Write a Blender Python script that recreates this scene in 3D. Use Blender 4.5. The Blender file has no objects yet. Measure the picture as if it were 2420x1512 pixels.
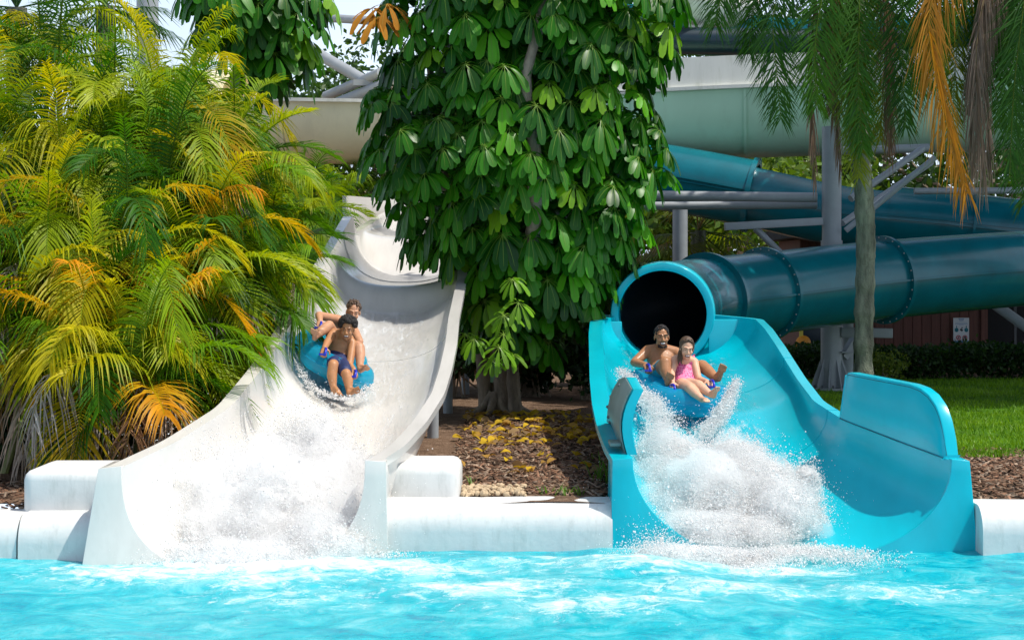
import bpy, math, random
import numpy as np
from mathutils import Vector, Matrix, noise

# ------------------------------------------------------------------ camera, sky, sun, exposure
SC = bpy.context.scene
COL = SC.collection
RAD = math.radians
F, CX, CV, H = 4200.0, 1210.0, 650.0, 2.36      # picture units (2419 wide), horizon row, eye height


def P(u, v, d):
    return Vector(((u - CX) / F * d, d, H - (v - CV) / F * d))


cam_d = bpy.data.cameras.new('camera')
cam = bpy.data.objects.new('camera', cam_d)
COL.objects.link(cam)
cam.location = (0, 0, H)
cam.rotation_euler = (RAD(90), 0, 0)
cam_d.sensor_width = 36
cam_d.lens = 18 * F / 1209.5
cam_d.shift_y = -(756 - CV) / 2419
cam_d.clip_end = 1000
SC.camera = cam

SUN = Vector((0.43, -0.15, 0.88)).normalized()
W = bpy.data.worlds.new('World')
SC.world = W
W.use_nodes = True
wn = W.node_tree
bg = wn.nodes['Background']
sky = wn.nodes.new('ShaderNodeTexSky')
sky.sky_type = 'NISHITA'
sky.sun_disc = False
sky.sun_elevation = math.asin(SUN.z)
sky.sun_rotation = math.atan2(SUN.x, SUN.y)
sky.air_density = 1.0
sky.dust_density = 2.5
sky.ozone_density = 1.0
# thin bright summer cloud and haze, thickest towards the horizon
wtc = wn.nodes.new('ShaderNodeTexCoord')
wsp = wn.nodes.new('ShaderNodeSeparateXYZ')
wn.links.new(wtc.outputs['Generated'], wsp.inputs[0])
wno = wn.nodes.new('ShaderNodeTexNoise')
wno.inputs['Scale'].default_value = 5
wno.inputs['Detail'].default_value = 8
wn.links.new(wtc.outputs['Generated'], wno.inputs['Vector'])
wmr = wn.nodes.new('ShaderNodeMapRange')
wmr.inputs['From Min'].default_value = 0.55
wmr.inputs['From Max'].default_value = 0.0
wmr.inputs['To Min'].default_value = 0.0
wmr.inputs['To Max'].default_value = 1.0
wn.links.new(wsp.outputs['Z'], wmr.inputs['Value'])
wmu = wn.nodes.new('ShaderNodeMath')
wmu.operation = 'MULTIPLY_ADD'
wn.links.new(wno.outputs['Fac'], wmu.inputs[0])
wmu.inputs[1].default_value = 0.8
wmu.inputs[2].default_value = -0.42
wad = wn.nodes.new('ShaderNodeMath')
wad.use_clamp = True
wn.links.new(wmu.outputs[0], wad.inputs[0])
wn.links.new(wmr.outputs[0], wad.inputs[1])
wmx = wn.nodes.new('ShaderNodeMix')
wmx.data_type = 'RGBA'
wn.links.new(wad.outputs[0], wmx.inputs[0])
wn.links.new(sky.outputs[0], wmx.inputs[6])
wmx.inputs[7].default_value = (7.6, 9.0, 10.8, 1)
wn.links.new(wmx.outputs[2], bg.inputs[0])
bg.inputs[1].default_value = 0.12
sl = bpy.data.lights.new('sun', 'SUN')
sl.energy = 4.0
sl.angle = RAD(0.5)
sl.color = (1.0, 0.95, 0.86)
so = bpy.data.objects.new('sun', sl)
COL.objects.link(so)
so.rotation_euler = SUN.to_track_quat('Z', 'Y').to_euler()
SC.view_settings.view_transform = 'Standard'
SC.view_settings.look = 'None'
SC.view_settings.gamma = 1
SC.view_settings.exposure = 0.24
SC.cycles.max_bounces = 40
SC.cycles.diffuse_bounces = 28
SC.cycles.transmission_bounces = 8
SC.cycles.volume_bounces = 32
SC.cycles.transparent_max_bounces = 12

rng = np.random.default_rng(7)
random.seed(7)


# ------------------------------------------------------------------ helpers
def tag(o, label=None, cat=None, group=None, kind=None):
    if label:
        o['label'] = label
    if cat:
        o['category'] = cat
    if group:
        o['group'] = group
    if kind:
        o['kind'] = kind
    return o


def thing(name, loc, label, cat, group=None):
    o = bpy.data.objects.new(name, None)
    COL.objects.link(o)
    o.location = loc
    o.empty_display_size = 0.1
    return tag(o, label, cat, group)


def link(o, parent):
    COL.objects.link(o)
    if parent is not None:
        o.parent = parent
        if parent.parent is None:       # parts are built in place; a part's own frame is already the world's
            o.matrix_parent_inverse = Matrix.Translation(-Vector(parent.location))
    return o


def frame(d, ref=None):
    d = Vector(d).normalized()
    ref = Vector(ref) if ref is not None else Vector((0, 0, 1))
    if abs(d.dot(ref.normalized())) > 0.97:
        ref = Vector((1, 0, 0)) if abs(d.x) < 0.9 else Vector((0, 1, 0))
    a = d.cross(ref).normalized()
    b = a.cross(d).normalized()
    return a, b, d


class MB:
    def __init__(self):
        self.v = []
        self.f = []

    def add(self, vs, fs):
        o = len(self.v)
        self.v += [tuple(p) for p in vs]
        self.f += [tuple(i + o for i in q) for q in fs]
        return self

    def box(self, c, s, rz=0, m=None):
        hx, hy, hz = s[0] / 2, s[1] / 2, s[2] / 2
        vs = [Vector((x, y, z)) for x in (-hx, hx) for y in (-hy, hy) for z in (-hz, hz)]
        M = m if m is not None else Matrix.Rotation(rz, 4, 'Z')
        c = Vector(c)
        return self.add([M @ p + c for p in vs], [(0, 1, 3, 2), (4, 6, 7, 5), (0, 4, 5, 1), (2, 3, 7, 6), (0, 2, 6, 4), (1, 5, 7, 3)])

    def beam(self, a, b, w, h, ref=None):
        a, b = Vector(a), Vector(b)
        s, u, d = frame(b - a, ref)
        vs = []
        for p in (a, b):
            for x, y in ((-1, -1), (1, -1), (1, 1), (-1, 1)):
                vs.append(p + s * (x * w / 2) + u * (y * h / 2))
        return self.add(vs, [(0, 1, 5, 4), (1, 2, 6, 5), (2, 3, 7, 6), (3, 0, 4, 7), (3, 2, 1, 0), (4, 5, 6, 7)])

    def grid(self, rows, close_u=False, close_v=False):
        n, m = len(rows), len(rows[0])
        vs = [p for r in rows for p in r]
        fs = []
        for i in range(n if close_u else n - 1):
            for j in range(m if close_v else m - 1):
                i2, j2 = (i + 1) % n, (j + 1) % m
                fs.append((i * m + j, i * m + j2, i2 * m + j2, i2 * m + j))
        return self.add(vs, fs)

    def tube(self, pts, r, seg=12, cap=True, ref=None):
        pts = [Vector(p) for p in pts]
        n = len(pts)
        rr = r if hasattr(r, '__len__') else [r] * n
        rows = []
        a_prev = None
        for i, p in enumerate(pts):
            t = pts[min(i + 1, n - 1)] - pts[max(i - 1, 0)]
            if a_prev is None:
                a, b, t = frame(t, ref)
            else:
                t = t.normalized()
                a = (a_prev - t * a_prev.dot(t)).normalized()
                b = a.cross(t)
            a_prev = a
            rows.append([p + (a * math.cos(k / seg * 2 * math.pi) + b * math.sin(k / seg * 2 * math.pi)) * rr[i] for k in range(seg)])
        o = len(self.v)
        self.grid(rows, close_v=True)
        if cap:
            self.f.append(tuple(o + k for k in range(seg)))
            self.f.append(tuple(o + (n - 1) * seg + k for k in reversed(range(seg))))
        return self

    def ball(self, c, r, seg=12, rings=8, m=None):
        c = Vector(c)
        r = Vector(r) if hasattr(r, '__len__') else Vector((r, r, r))
        vs = [Vector((0, 0, r.z))]
        for i in range(1, rings):
            th = math.pi * i / rings
            for k in range(seg):
                ph = 2 * math.pi * k / seg
                vs.append(Vector((r.x * math.sin(th) * math.cos(ph), r.y * math.sin(th) * math.sin(ph), r.z * math.cos(th))))
        vs.append(Vector((0, 0, -r.z)))
        fs = [(0, 1 + k, 1 + (k + 1) % seg) for k in range(seg)]
        for i in range(rings - 2):
            for k in range(seg):
                a = 1 + i * seg + k
                b = 1 + i * seg + (k + 1) % seg
                fs.append((a, a + seg, b + seg, b))
        L = len(vs) - 1
        s = 1 + (rings - 2) * seg
        fs += [(L, s + (k + 1) % seg, s + k) for k in range(seg)]
        return self.add([(m @ p if m is not None else p) + c for p in vs], fs)

    def cap(self, a, b, ra, rb, seg=14):
        """tapered capsule"""
        a, b = Vector(a), Vector(b)
        s, u, d = frame(b - a)
        rows = []
        for th in (80, 60, 35, 0):
            t = RAD(th)
            rows.append((a - d * ra * math.sin(t), ra * math.cos(t)))
        for th in (0, 35, 60, 80):
            t = RAD(th)
            rows.append((b + d * rb * math.sin(t), rb * math.cos(t)))
        g = [[p + (s * math.cos(k / seg * 2 * math.pi) + u * math.sin(k / seg * 2 * math.pi)) * r for k in range(seg)] for p, r in rows]
        o = len(self.v)
        self.grid(g, close_v=True)
        self.f.append(tuple(o + k for k in reversed(range(seg))))
        self.f.append(tuple(o + 7 * seg + k for k in range(seg)))
        return self

    def chain(self, pts, rs):
        for i in range(len(pts) - 1):
            self.cap(pts[i], pts[i + 1], rs[i], rs[i + 1])
        return self

    def build(self, name, mat, parent=None, smooth=40, bevel=0, solid=0, remesh=0, smooth_it=0, subdiv=0):
        me = bpy.data.meshes.new(name)
        me.from_pydata(self.v, [], self.f)
        me.validate()
        o = bpy.data.objects.new(name, me)
        link(o, parent)
        mods = False
        if solid:
            md = o.modifiers.new('s', 'SOLIDIFY')
            md.thickness = solid
            md.offset = 0
            mods = True
        if bevel:
            md = o.modifiers.new('b', 'BEVEL')
            md.width = bevel
            md.segments = 3
            md.limit_method = 'ANGLE'
            md.angle_limit = RAD(35)
            mods = True
        if remesh:
            md = o.modifiers.new('r', 'REMESH')
            md.mode = 'VOXEL'
            md.voxel_size = remesh
            mods = True
        if subdiv:
            md = o.modifiers.new('d', 'SUBSURF')
            md.levels = md.render_levels = subdiv
            mods = True
        if smooth_it:
            md = o.modifiers.new('m', 'SMOOTH')
            md.factor = 0.5
            md.iterations = smooth_it
            mods = True
        if mods:
            dg = bpy.context.evaluated_depsgraph_get()
            me2 = bpy.data.meshes.new_from_object(o.evaluated_get(dg))
            o.modifiers.clear()
            o.data = me2
            bpy.data.meshes.remove(me)
            me2.name = name
            me = me2
        me.materials.clear()
        me.materials.append(mat)
        if smooth:
            me.polygons.foreach_set('use_smooth', [True] * len(me.polygons))
            if smooth < 180:
                me.set_sharp_from_angle(angle=RAD(smooth))
        return o


class Leaves:
    """many leaf-sized faces collected into one mesh, with a tint per vertex"""

    def __init__(self):
        self.V, self.Q, self.T, self.C, self.n = [], [], [], [], 0

    def add(self, V, Q, T, C):
        V = np.asarray(V, float).reshape(-1, 3)
        self.V.append(V)
        if Q is not None and len(Q):
            self.Q.append(np.asarray(Q, int).reshape(-1, 4) + self.n)
        if T is not None and len(T):
            self.T.append(np.asarray(T, int).reshape(-1, 3) + self.n)
        self.C.append(np.broadcast_to(np.asarray(C, float), V.shape))
        self.n += len(V)

    def tube(self, pts, r, col, seg=5):
        m = MB().tube(pts, r, seg)
        self.add(m.v, [f for f in m.f if len(f) == 4], None, col)

    def build(self, name, mat, parent=None, smooth=True):
        V = np.concatenate(self.V)
        C = np.concatenate(self.C)
        Q = np.concatenate(self.Q) if self.Q else np.zeros((0, 4), int)
        T = np.concatenate(self.T) if self.T else np.zeros((0, 3), int)
        me = bpy.data.meshes.new(name)
        me.vertices.add(len(V))
        me.vertices.foreach_set('co', V.astype(np.float32).ravel())
        me.loops.add(Q.size + T.size)
        me.loops.foreach_set('vertex_index', np.concatenate([Q.ravel(), T.ravel()]).astype(np.int32))
        me.polygons.add(len(Q) + len(T))
        st = np.concatenate([np.arange(len(Q)) * 4, Q.size + np.arange(len(T)) * 3])
        me.polygons.foreach_set('loop_start', st.astype(np.int32))
        me.update(calc_edges=True)
        at = me.color_attributes.new('tint', 'FLOAT_COLOR', 'POINT')
        at.data.foreach_set('color', np.concatenate([C, np.ones((len(C), 1))], 1).astype(np.float32).ravel())
        if smooth:
            me.polygons.foreach_set('use_smooth', [True] * len(me.polygons))
        me.materials.append(mat)
        o = bpy.data.objects.new(name, me)
        return link(o, parent)


def nrm(a):
    return a / (np.linalg.norm(a, axis=-1, keepdims=True) + 1e-9)


# ------------------------------------------------------------------ materials
def newmat(name):
    m = bpy.data.materials.new(name)
    m.use_nodes = True
    nt = m.node_tree
    return m, nt, nt.nodes['Principled BSDF']


def node(nt, t, **kw):
    n = nt.nodes.new(t)
    for k, v in kw.items():
        if k in n.inputs:
            n.inputs[k].default_value = v
        else:
            setattr(n, k, v)
    return n


def ramp(nt, stops):
    n = nt.nodes.new('ShaderNodeValToRGB')
    e = n.color_ramp.elements
    while len(e) < len(stops):
        e.new(0.5)
    for i, (p, c) in enumerate(stops):
        e[i].position = p
        e[i].color = (*c, 1)
    return n


def scl(c, k):
    return tuple(min(1, x * k) for x in c)


def paint(name, col, rough=0.35, var=0.12, scale=2.0, coat=0.0, bump=0.0, bscale=30, dirt=None, dirt_amt=0.5, stretch=None, spec=0.5, metal=0, sss=0):
    m, nt, b = newmat(name)
    tc = node(nt, 'ShaderNodeTexCoord')
    src = tc.outputs['Object']
    if stretch:
        mp = node(nt, 'ShaderNodeMapping')
        mp.inputs['Scale'].default_value = stretch
        nt.links.new(src, mp.inputs[0])
        src = mp.outputs[0]
    nz = node(nt, 'ShaderNodeTexNoise', Scale=scale, Detail=6, Roughness=0.6)
    nt.links.new(src, nz.inputs['Vector'])
    rp = ramp(nt, [(0.3, scl(col, 1 - var)), (0.7, scl(col, 1 + var))])
    nt.links.new(nz.outputs['Fac'], rp.inputs[0])
    out = rp.outputs[0]
    if dirt:
        n2 = node(nt, 'ShaderNodeTexNoise', Scale=scale * 1.7, Detail=9, Roughness=0.7)
        nt.links.new(src, n2.inputs['Vector'])
        r2 = ramp(nt, [(0.5, (0, 0, 0)), (0.78, (dirt_amt,) * 3)])
        nt.links.new(n2.outputs['Fac'], r2.inputs[0])
        mx = node(nt, 'ShaderNodeMix', data_type='RGBA')
        nt.links.new(r2.outputs[0], mx.inputs[0])
        nt.links.new(out, mx.inputs[6])
        mx.inputs[7].default_value = (*dirt, 1)
        out = mx.outputs[2]
    nt.links.new(out, b.inputs['Base Color'])
    b.inputs['Roughness'].default_value = rough
    b.inputs['Coat Weight'].default_value = coat
    b.inputs['Coat Roughness'].default_value = 0.08
    b.inputs['Specular IOR Level'].default_value = spec
    b.inputs['Metallic'].default_value = metal
    if sss:
        b.inputs['Subsurface Weight'].default_value = sss
        b.inputs['Subsurface Radius'].default_value = (0.02, 0.008, 0.004)
    if bump:
        n3 = node(nt, 'ShaderNodeTexNoise', Scale=bscale, Detail=5)
        nt.links.new(tc.outputs['Object'], n3.inputs['Vector'])
        bp = node(nt, 'ShaderNodeBump', Strength=bump, Distance=0.02)
        nt.links.new(n3.outputs['Fac'], bp.inputs['Height'])
        nt.links.new(bp.outputs[0], b.inputs['Normal'])
    return m


def leafmat(name, rough=0.4, trans=0.35, spec=0.5, tboost=(1.6, 1.5, 0.6)):
    m, nt, b = newmat(name)
    at = node(nt, 'ShaderNodeAttribute', attribute_name='tint')
    nt.links.new(at.outputs['Color'], b.inputs['Base Color'])
    b.inputs['Roughness'].default_value = rough
    b.inputs['Specular IOR Level'].default_value = spec
    tr = node(nt, 'ShaderNodeBsdfTranslucent')
    mu = node(nt, 'ShaderNodeMix', data_type='RGBA', blend_type='MULTIPLY')
    mu.inputs[0].default_value = 1
    nt.links.new(at.outputs['Color'], mu.inputs[6])
    mu.inputs[7].default_value = (*tboost, 1)
    nt.links.new(mu.outputs[2], tr.inputs[0])
    mx = node(nt, 'ShaderNodeMixShader')
    mx.inputs[0].default_value = trans
    nt.links.new(b.outputs[0], mx.inputs[1])
    nt.links.new(tr.outputs[0], mx.inputs[2])
    nt.links.new(mx.outputs[0], nt.nodes['Material Output'].inputs[0])
    return m


M = {}
M['white'] = paint('white gelcoat', (0.64, 0.62, 0.59), 0.2, 0.06, 1.6, coat=0.3, dirt=(0.5, 0.48, 0.45), dirt_amt=0.4, stretch=(3, 0.5, 1))
M['blue'] = paint('blue gelcoat', (0.0, 0.445, 0.55), 0.25, 0.1, 1.3, coat=0.12, spec=0.35, stretch=(2, 0.7, 1))
M['teal'] = paint('teal fibreglass', (0.0, 0.135, 0.175), 0.25, 0.15, 1.5, coat=0.3, spec=0.4, dirt=(0.01, 0.06, 0.07), dirt_amt=0.35)
M['navy'] = paint('tube lining and shadow navy', (0.003, 0.02, 0.035), 0.35, 0.1)
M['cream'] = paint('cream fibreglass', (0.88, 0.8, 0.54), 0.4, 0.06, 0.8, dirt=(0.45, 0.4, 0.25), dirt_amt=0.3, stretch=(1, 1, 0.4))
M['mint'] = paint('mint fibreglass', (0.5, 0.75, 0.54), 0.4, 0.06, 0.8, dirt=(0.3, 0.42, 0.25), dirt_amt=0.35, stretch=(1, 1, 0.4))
M['offwhite'] = paint('weathered white fibreglass', (0.74, 0.74, 0.68), 0.45, 0.06, 0.9, dirt=(0.33, 0.36, 0.22), dirt_amt=0.6, stretch=(3, 3, 0.5))
M['concrete'] = paint('white painted concrete', (0.66, 0.66, 0.645), 0.6, 0.05, 3, bump=0.12, bscale=18, dirt=(0.36, 0.38, 0.35), dirt_amt=0.55, stretch=(2.5, 2.5, 0.6))
M['steel'] = paint('grey painted steel', (0.31, 0.335, 0.355), 0.4, 0.08, 3, dirt=(0.2, 0.2, 0.2), dirt_amt=0.3)
M['darksteel'] = paint('dark steel', (0.1, 0.11, 0.12), 0.45, 0.1)
M['backing'] = paint('bare fibreglass backing', (0.16, 0.24, 0.23), 0.35, 0.2, 5)
M['bark'] = paint('bark', (0.24, 0.19, 0.14), 0.9, 0.4, 8, bump=0.8, bscale=25, dirt=(0.07, 0.055, 0.04), dirt_amt=0.9, stretch=(1, 1, 0.3))
M['palmbark'] = paint('palm bark', (0.17, 0.18, 0.13), 0.9, 0.7, 4.5, bump=1.0, bscale=48, dirt=(0.03, 0.032, 0.022), dirt_amt=1.0, stretch=(1.4, 1.4, 0.35))
M['stem'] = paint('palm cane', (0.2, 0.22, 0.07), 0.6, 0.3, 6)
M['wood'] = paint('brown stained boards', (0.14, 0.05, 0.035), 0.6, 0.25, 3, stretch=(8, 8, 0.5))
M['dark'] = paint('dark interior', (0.012, 0.012, 0.014), 0.8, 0.1)
M['palm'] = leafmat('palm leaf', 0.48, 0.4, 0.22, (1.7, 1.5, 0.2))
M['broad'] = leafmat('glossy broad leaf', 0.38, 0.3, 0.32, (1.5, 1.8, 0.4))
M['oak'] = leafmat('small leaf', 0.5, 0.35, 0.4)
M['deadleaf'] = leafmat('dry leaf', 0.8, 0.3, 0.2, (1.1, 1, 0.9))
M['grass'] = leafmat('grass blade', 0.5, 0.35, 0.3)
M['chips'] = leafmat('bark chips', 0.9, 0.0, 0.2)


# ground: brown mulch
def ground_mat(name, stops, scale, bump, bscale):
    m, nt, b = newmat(name)
    tc = node(nt, 'ShaderNodeTexCoord')
    n1 = node(nt, 'ShaderNodeTexNoise', Scale=scale, Detail=10, Roughness=0.75)
    nt.links.new(tc.outputs['Object'], n1.inputs['Vector'])
    rp = ramp(nt, stops)
    nt.links.new(n1.outputs['Fac'], rp.inputs[0])
    nt.links.new(rp.outputs[0], b.inputs['Base Color'])
    b.inputs['Roughness'].default_value = 0.95
    b.inputs['Specular IOR Level'].default_value = 0.15
    v = node(nt, 'ShaderNodeTexVoronoi', Scale=bscale)
    nt.links.new(tc.outputs['Object'], v.inputs['Vector'])
    bp = node(nt, 'ShaderNodeBump', Strength=bump, Distance=0.03)
    nt.links.new(v.outputs['Distance'], bp.inputs['Height'])
    nt.links.new(bp.outputs[0], b.inputs['Normal'])
    return m


M['mulch'] = ground_mat('mulch soil', [(0.3, (0.06, 0.035, 0.022)), (0.5, (0.16, 0.1, 0.065)), (0.7, (0.3, 0.21, 0.15))], 9, 0.8, 40)
M['lawn'] = ground_mat('lawn', [(0.34, (0.12, 0.09, 0.045)), (0.42, (0.05, 0.12, 0.005)), (0.55, (0.07, 0.19, 0.007)), (0.72, (0.15, 0.27, 0.015))], 5, 0.6, 60)


# water: turquoise, aerated, refraction streaks painted in as darker noise blues; 'tint' r channel carries how much air is stirred in
def water_mat():
    m, nt, b = newmat('pool water')
    tc = node(nt, 'ShaderNodeTexCoord')
    mp = node(nt, 'ShaderNodeMapping')
    mp.inputs['Scale'].default_value = (0.8, 0.8, 1)
    nt.links.new(tc.outputs['Object'], mp.inputs[0])
    n1 = node(nt, 'ShaderNodeTexNoise', Scale=3.0, Detail=14, Roughness=0.7, Distortion=0.9)
    nt.links.new(mp.outputs[0], n1.inputs['Vector'])
    at = node(nt, 'ShaderNodeAttribute', attribute_name='tint')
    sp = node(nt, 'ShaderNodeSeparateColor')
    nt.links.new(at.outputs['Color'], sp.inputs[0])
    ma = node(nt, 'ShaderNodeMath', operation='MULTIPLY_ADD')
    nt.links.new(sp.outputs[0], ma.inputs[0])
    ma.inputs[1].default_value = 0.3
    nt.links.new(n1.outputs['Fac'], ma.inputs[2])
    rp = ramp(nt, [(0.34, (0.0, 0.24, 0.37)), (0.44, (0.0, 0.37, 0.475)), (0.54, (0.02, 0.46, 0.54)), (0.67, (0.14, 0.56, 0.62)), (0.9, (0.4, 0.7, 0.73))])
    nt.links.new(ma.outputs[0], rp.inputs[0])
    n4 = node(nt, 'ShaderNodeTexNoise', Scale=6.5, Detail=15, Roughness=0.8, Distortion=0.6)
    nt.links.new(mp.outputs[0], n4.inputs['Vector'])
    m4 = node(nt, 'ShaderNodeMath', operation='MULTIPLY_ADD')
    nt.links.new(sp.outputs[0], m4.inputs[0])
    m4.inputs[1].default_value = 0.35
    nt.links.new(n4.outputs['Fac'], m4.inputs[2])
    r4 = ramp(nt, [(0.62, (0, 0, 0)), (0.80, (0.95,) * 3)])
    nt.links.new(m4.outputs[0], r4.inputs[0])
    mxx = node(nt, 'ShaderNodeMix', data_type='RGBA')
    nt.links.new(r4.outputs[0], mxx.inputs[0])
    nt.links.new(rp.outputs[0], mxx.inputs[6])
    mxx.inputs[7].default_value = (0.82, 0.88, 0.9, 1)
    nt.links.new(mxx.outputs[2], b.inputs['Base Color'])
    r2 = ramp(nt, [(0.0, (0.1,) * 3), (1.0, (0.7,) * 3)])
    nt.links.new(r4.outputs[0], r2.inputs[0])
    nt.links.new(r2.outputs[0], b.inputs['Roughness'])
    b.inputs['IOR'].default_value = 1.33
    b.inputs['Specular IOR Level'].default_value = 0.16
    n2 = node(nt, 'ShaderNodeTexNoise', Scale=7, Detail=9, Roughness=0.7, Distortion=0.8)
    nt.links.new(mp.outputs[0], n2.inputs['Vector'])
    bp = node(nt, 'ShaderNodeBump', Strength=0.75, Distance=0.05)
    nt.links.new(n2.outputs['Fac'], bp.inputs['Height'])
    nt.links.new(bp.outputs[0], b.inputs['Normal'])
    return m


M['water'] = water_mat()
fm, nt_, b_ = newmat('white water')
b_.inputs['Base Color'].default_value = (1.0, 1.0, 1.0, 1)
b_.inputs['Roughness'].default_value = 0.45
tr_ = node(nt_, 'ShaderNodeBsdfTranslucent')
tr_.inputs[0].default_value = (1.0, 1.0, 1.0, 1)
mx_ = node(nt_, 'ShaderNodeMixShader')
mx_.inputs[0].default_value = 0.55
nt_.links.new(b_.outputs[0], mx_.inputs[1])
nt_.links.new(tr_.outputs[0], mx_.inputs[2])
nt_.links.new(mx_.outputs[0], nt_.nodes['Material Output'].inputs[0])
M['foam'] = fm

# ------------------------------------------------------------------ ground, lawn, water
ZG = 0.39


def fbm(x, y, s, z=0.0):
    return noise.fractal(Vector((x * s, y * s, z)), 1.0, 2.0, 5)


def ground_z(x, y):
    z = ZG + 0.02 * fbm(x, y, 0.8)
    if y < 17.9 and (-3.45 < x < -0.62 or 0.86 < x < 3.9):
        z = -0.45
    return z


xs = np.unique(np.concatenate([np.linspace(-120, -8, 12), np.arange(-8, 8.01, 0.16), np.linspace(8, 120, 12)]))
ys = np.unique(np.concatenate([np.arange(15.35, 24, 0.16), np.arange(24, 40, 0.6), np.linspace(40, 400, 12)]))
g = MB().grid([[(x, y, ground_z(x, y)) for x in xs] for y in ys])
tag(g.build('ground', M['mulch']), kind='structure')


def lawn_in(x, y):
    e = 19.2 + 0.35 * fbm(x, 3, 0.5) - max(0, x - 4) * 0.02
    return y > e and x > 3.3 + 0.3 * fbm(y, 1, 0.4) and y < 33.4


xs = np.arange(3.0, 20, 0.25)
ys = np.arange(18.5, 34, 0.25)
lw = MB()
for x in xs:
    for y in ys:
        if lawn_in(x, y):
            lw.add([(a, b, ground_z(a, b) + 0.012) for a, b in ((x, y), (x + 0.25, y), (x + 0.25, y + 0.25), (x, y + 0.25))], [(0, 1, 2, 3)])
tag(lw.build('lawn', M['lawn']), kind='structure')

# grass blades
L = Leaves()
n = 60000
x = rng.uniform(3.0, 11, n)
y = 18.7 + (rng.uniform(0, 1, n) ** 1.3) * 14.6
patch = np.array([fbm(a, b, 0.55, 5) for a, b in zip(x, y)])
keep = np.array([lawn_in(a, b) for a, b in zip(x, y)]) & ((patch > -0.2) | (rng.uniform(0, 1, n) < 0.25))
x, y, patch = x[keep], y[keep], patch[keep]
n = len(x)
hh = rng.uniform(0.03, 0.085, n)
az = rng.uniform(0, 6.28, n)
base = np.stack([x, y, np.full(n, ZG + 0.01)], 1)
wv = np.stack([np.cos(az), np.sin(az), 0 * az], 1) * 0.009
lean = np.stack([rng.normal(0, 0.03, n), rng.normal(0, 0.03, n), hh], 1)
V = np.stack([base - wv, base + wv, base + lean], 1)
t = np.clip(0.5 + 0.6 * patch + rng.normal(0, 0.2, n), 0, 1)[:, None]
c = (1 - t) * np.array([0.05, 0.16, 0.004]) + t * np.array([0.2, 0.36, 0.01])
L.add(V.reshape(-1, 3), None, np.arange(n * 3).reshape(-1, 3), np.repeat(c, 3, 0))
tag(L.build('grass', M['grass']), 'short bright green lawn grass beside the blue slide', 'grass', kind='stuff')

# water surface
WS = [(-2.3, 14.6, 1.0), (-1.7, 14.3, 0.9), (-2.9, 14.0, 0.7), (-1.9, 13.7, 0.6), (1.7, 15.2, 0.85), (2.0, 14.4, 0.7), (-0.2, 13.3, 0.62), (0.6, 12.6, 0.55), (-1.6, 13.0, 0.4), (1.6, 13.2, 0.55), (0.2, 14.3, 0.4), (-0.9, 14.2, 0.65), (1.0, 14.2, 0.6), (2.9, 13.3, 0.45), (-3.0, 14.2, 0.6)]
xs = np.arange(-9, 9.01, 0.055)
ys = np.concatenate([np.linspace(-30, 9, 20), np.arange(9.1, 16.3, 0.05)])
X, Y = np.meshgrid(xs, ys)
foam = np.zeros_like(X)
for (wx, wy, wa) in WS:
    foam = np.maximum(foam, wa * np.exp(-(((X - wx) / 0.9) ** 2 + ((Y - wy) / 0.55) ** 2)))
Z = np.zeros_like(X)
for k in range(26):
    lam = 0.28 * 1.12 ** k
    a = rng.uniform(0, 6.28)
    amp = 0.0030 * lam ** 0.75
    ph = rng.uniform(0, 6.28)
    wob = 0.5 * np.sin(X * rng.uniform(0.4, 1.4) + Y * rng.uniform(0.5, 1.5) + rng.uniform(0, 6))
    Z += amp * np.sin(6.283 / lam * (X * math.cos(a) + Y * math.sin(a)) + ph + wob)
Z *= (1 + 1.5 * foam)
Z += 0.07 * foam
Z[Y < 9] = 0
wl = Leaves()
ny, nx = X.shape
idx = np.arange(ny * nx).reshape(ny, nx)
Q = np.stack([idx[:-1, :-1], idx[:-1, 1:], idx[1:, 1:], idx[1:, :-1]], -1).reshape(-1, 4)
wl.add(np.stack([X, Y, Z], -1).reshape(-1, 3), Q, None, np.repeat(foam.reshape(-1, 1), 3, 1))
tag(wl.build('water', M['water']), kind='structure')


# ------------------------------------------------------------------ pool edge walls and blocks
def wall_profile(top, depth):
    pr = [(0.0, -0.7), (0.0, top - 0.24)]
    for k in range(1, 9):
        a = RAD(90 * k / 8)
        pr.append((0.2 - 0.2 * math.cos(a), top - 0.24 + 0.24 * math.sin(a)))
    pr += [(depth, top), (depth, -0.7)]
    return pr


def pool_wall(x0, x1, y, top, label, yaw=0.0):
    o = MB()
    pr = wall_profile(top, 0.55)
    nn = max(4, int((x1 - x0) / 0.12))
    rows = []
    for i in range(nn + 1):
        x = x0 + (x1 - x0) * i / nn
        dy = yaw * (x - x0) + 0.012 * noise.noise(Vector((x * 1.3, y, 0)))
        rows.append([(x, y + p + dy, q + 0.006 * noise.noise(Vector((x * 2, q * 3, 4)))) for p, q in pr])
    o.grid(rows)
    k = len(pr)
    o.f.append(tuple(range(k)))
    o.f.append(tuple(reversed(range(nn * k, nn * k + k))))
    return tag(o.build('pool_wall', M['concrete'], smooth=50), label, 'pool wall', 'rounded white pool edge walls')


pool_wall(-8.5, -4.05, 14.52, 0.385, 'rounded white pool edge wall left of the white slide, under the palms')
pool_wall(-4.03, -3.36, 14.5, 0.395, 'short white wall section butting against the left post of the white slide')
pool_wall(-1.09, 0.86, 15.2, 0.40, 'rounded white pool edge wall between the white and the blue slide')
pool_wall(3.97, 8.5, 14.98, 0.405, 'rounded white pool edge wall right of the blue slide')


def block(x0, x1, y0, y1, z0, z1, label):
    o = MB().box(((x0 + x1) / 2, (y0 + y1) / 2, (z0 + z1) / 2), (x1 - x0, y1 - y0, z1 - z0))
    return tag(o.build('anchor_block', M['concrete'], bevel=0.09, smooth=50), label, 'concrete block', 'white concrete anchor blocks')


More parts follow.
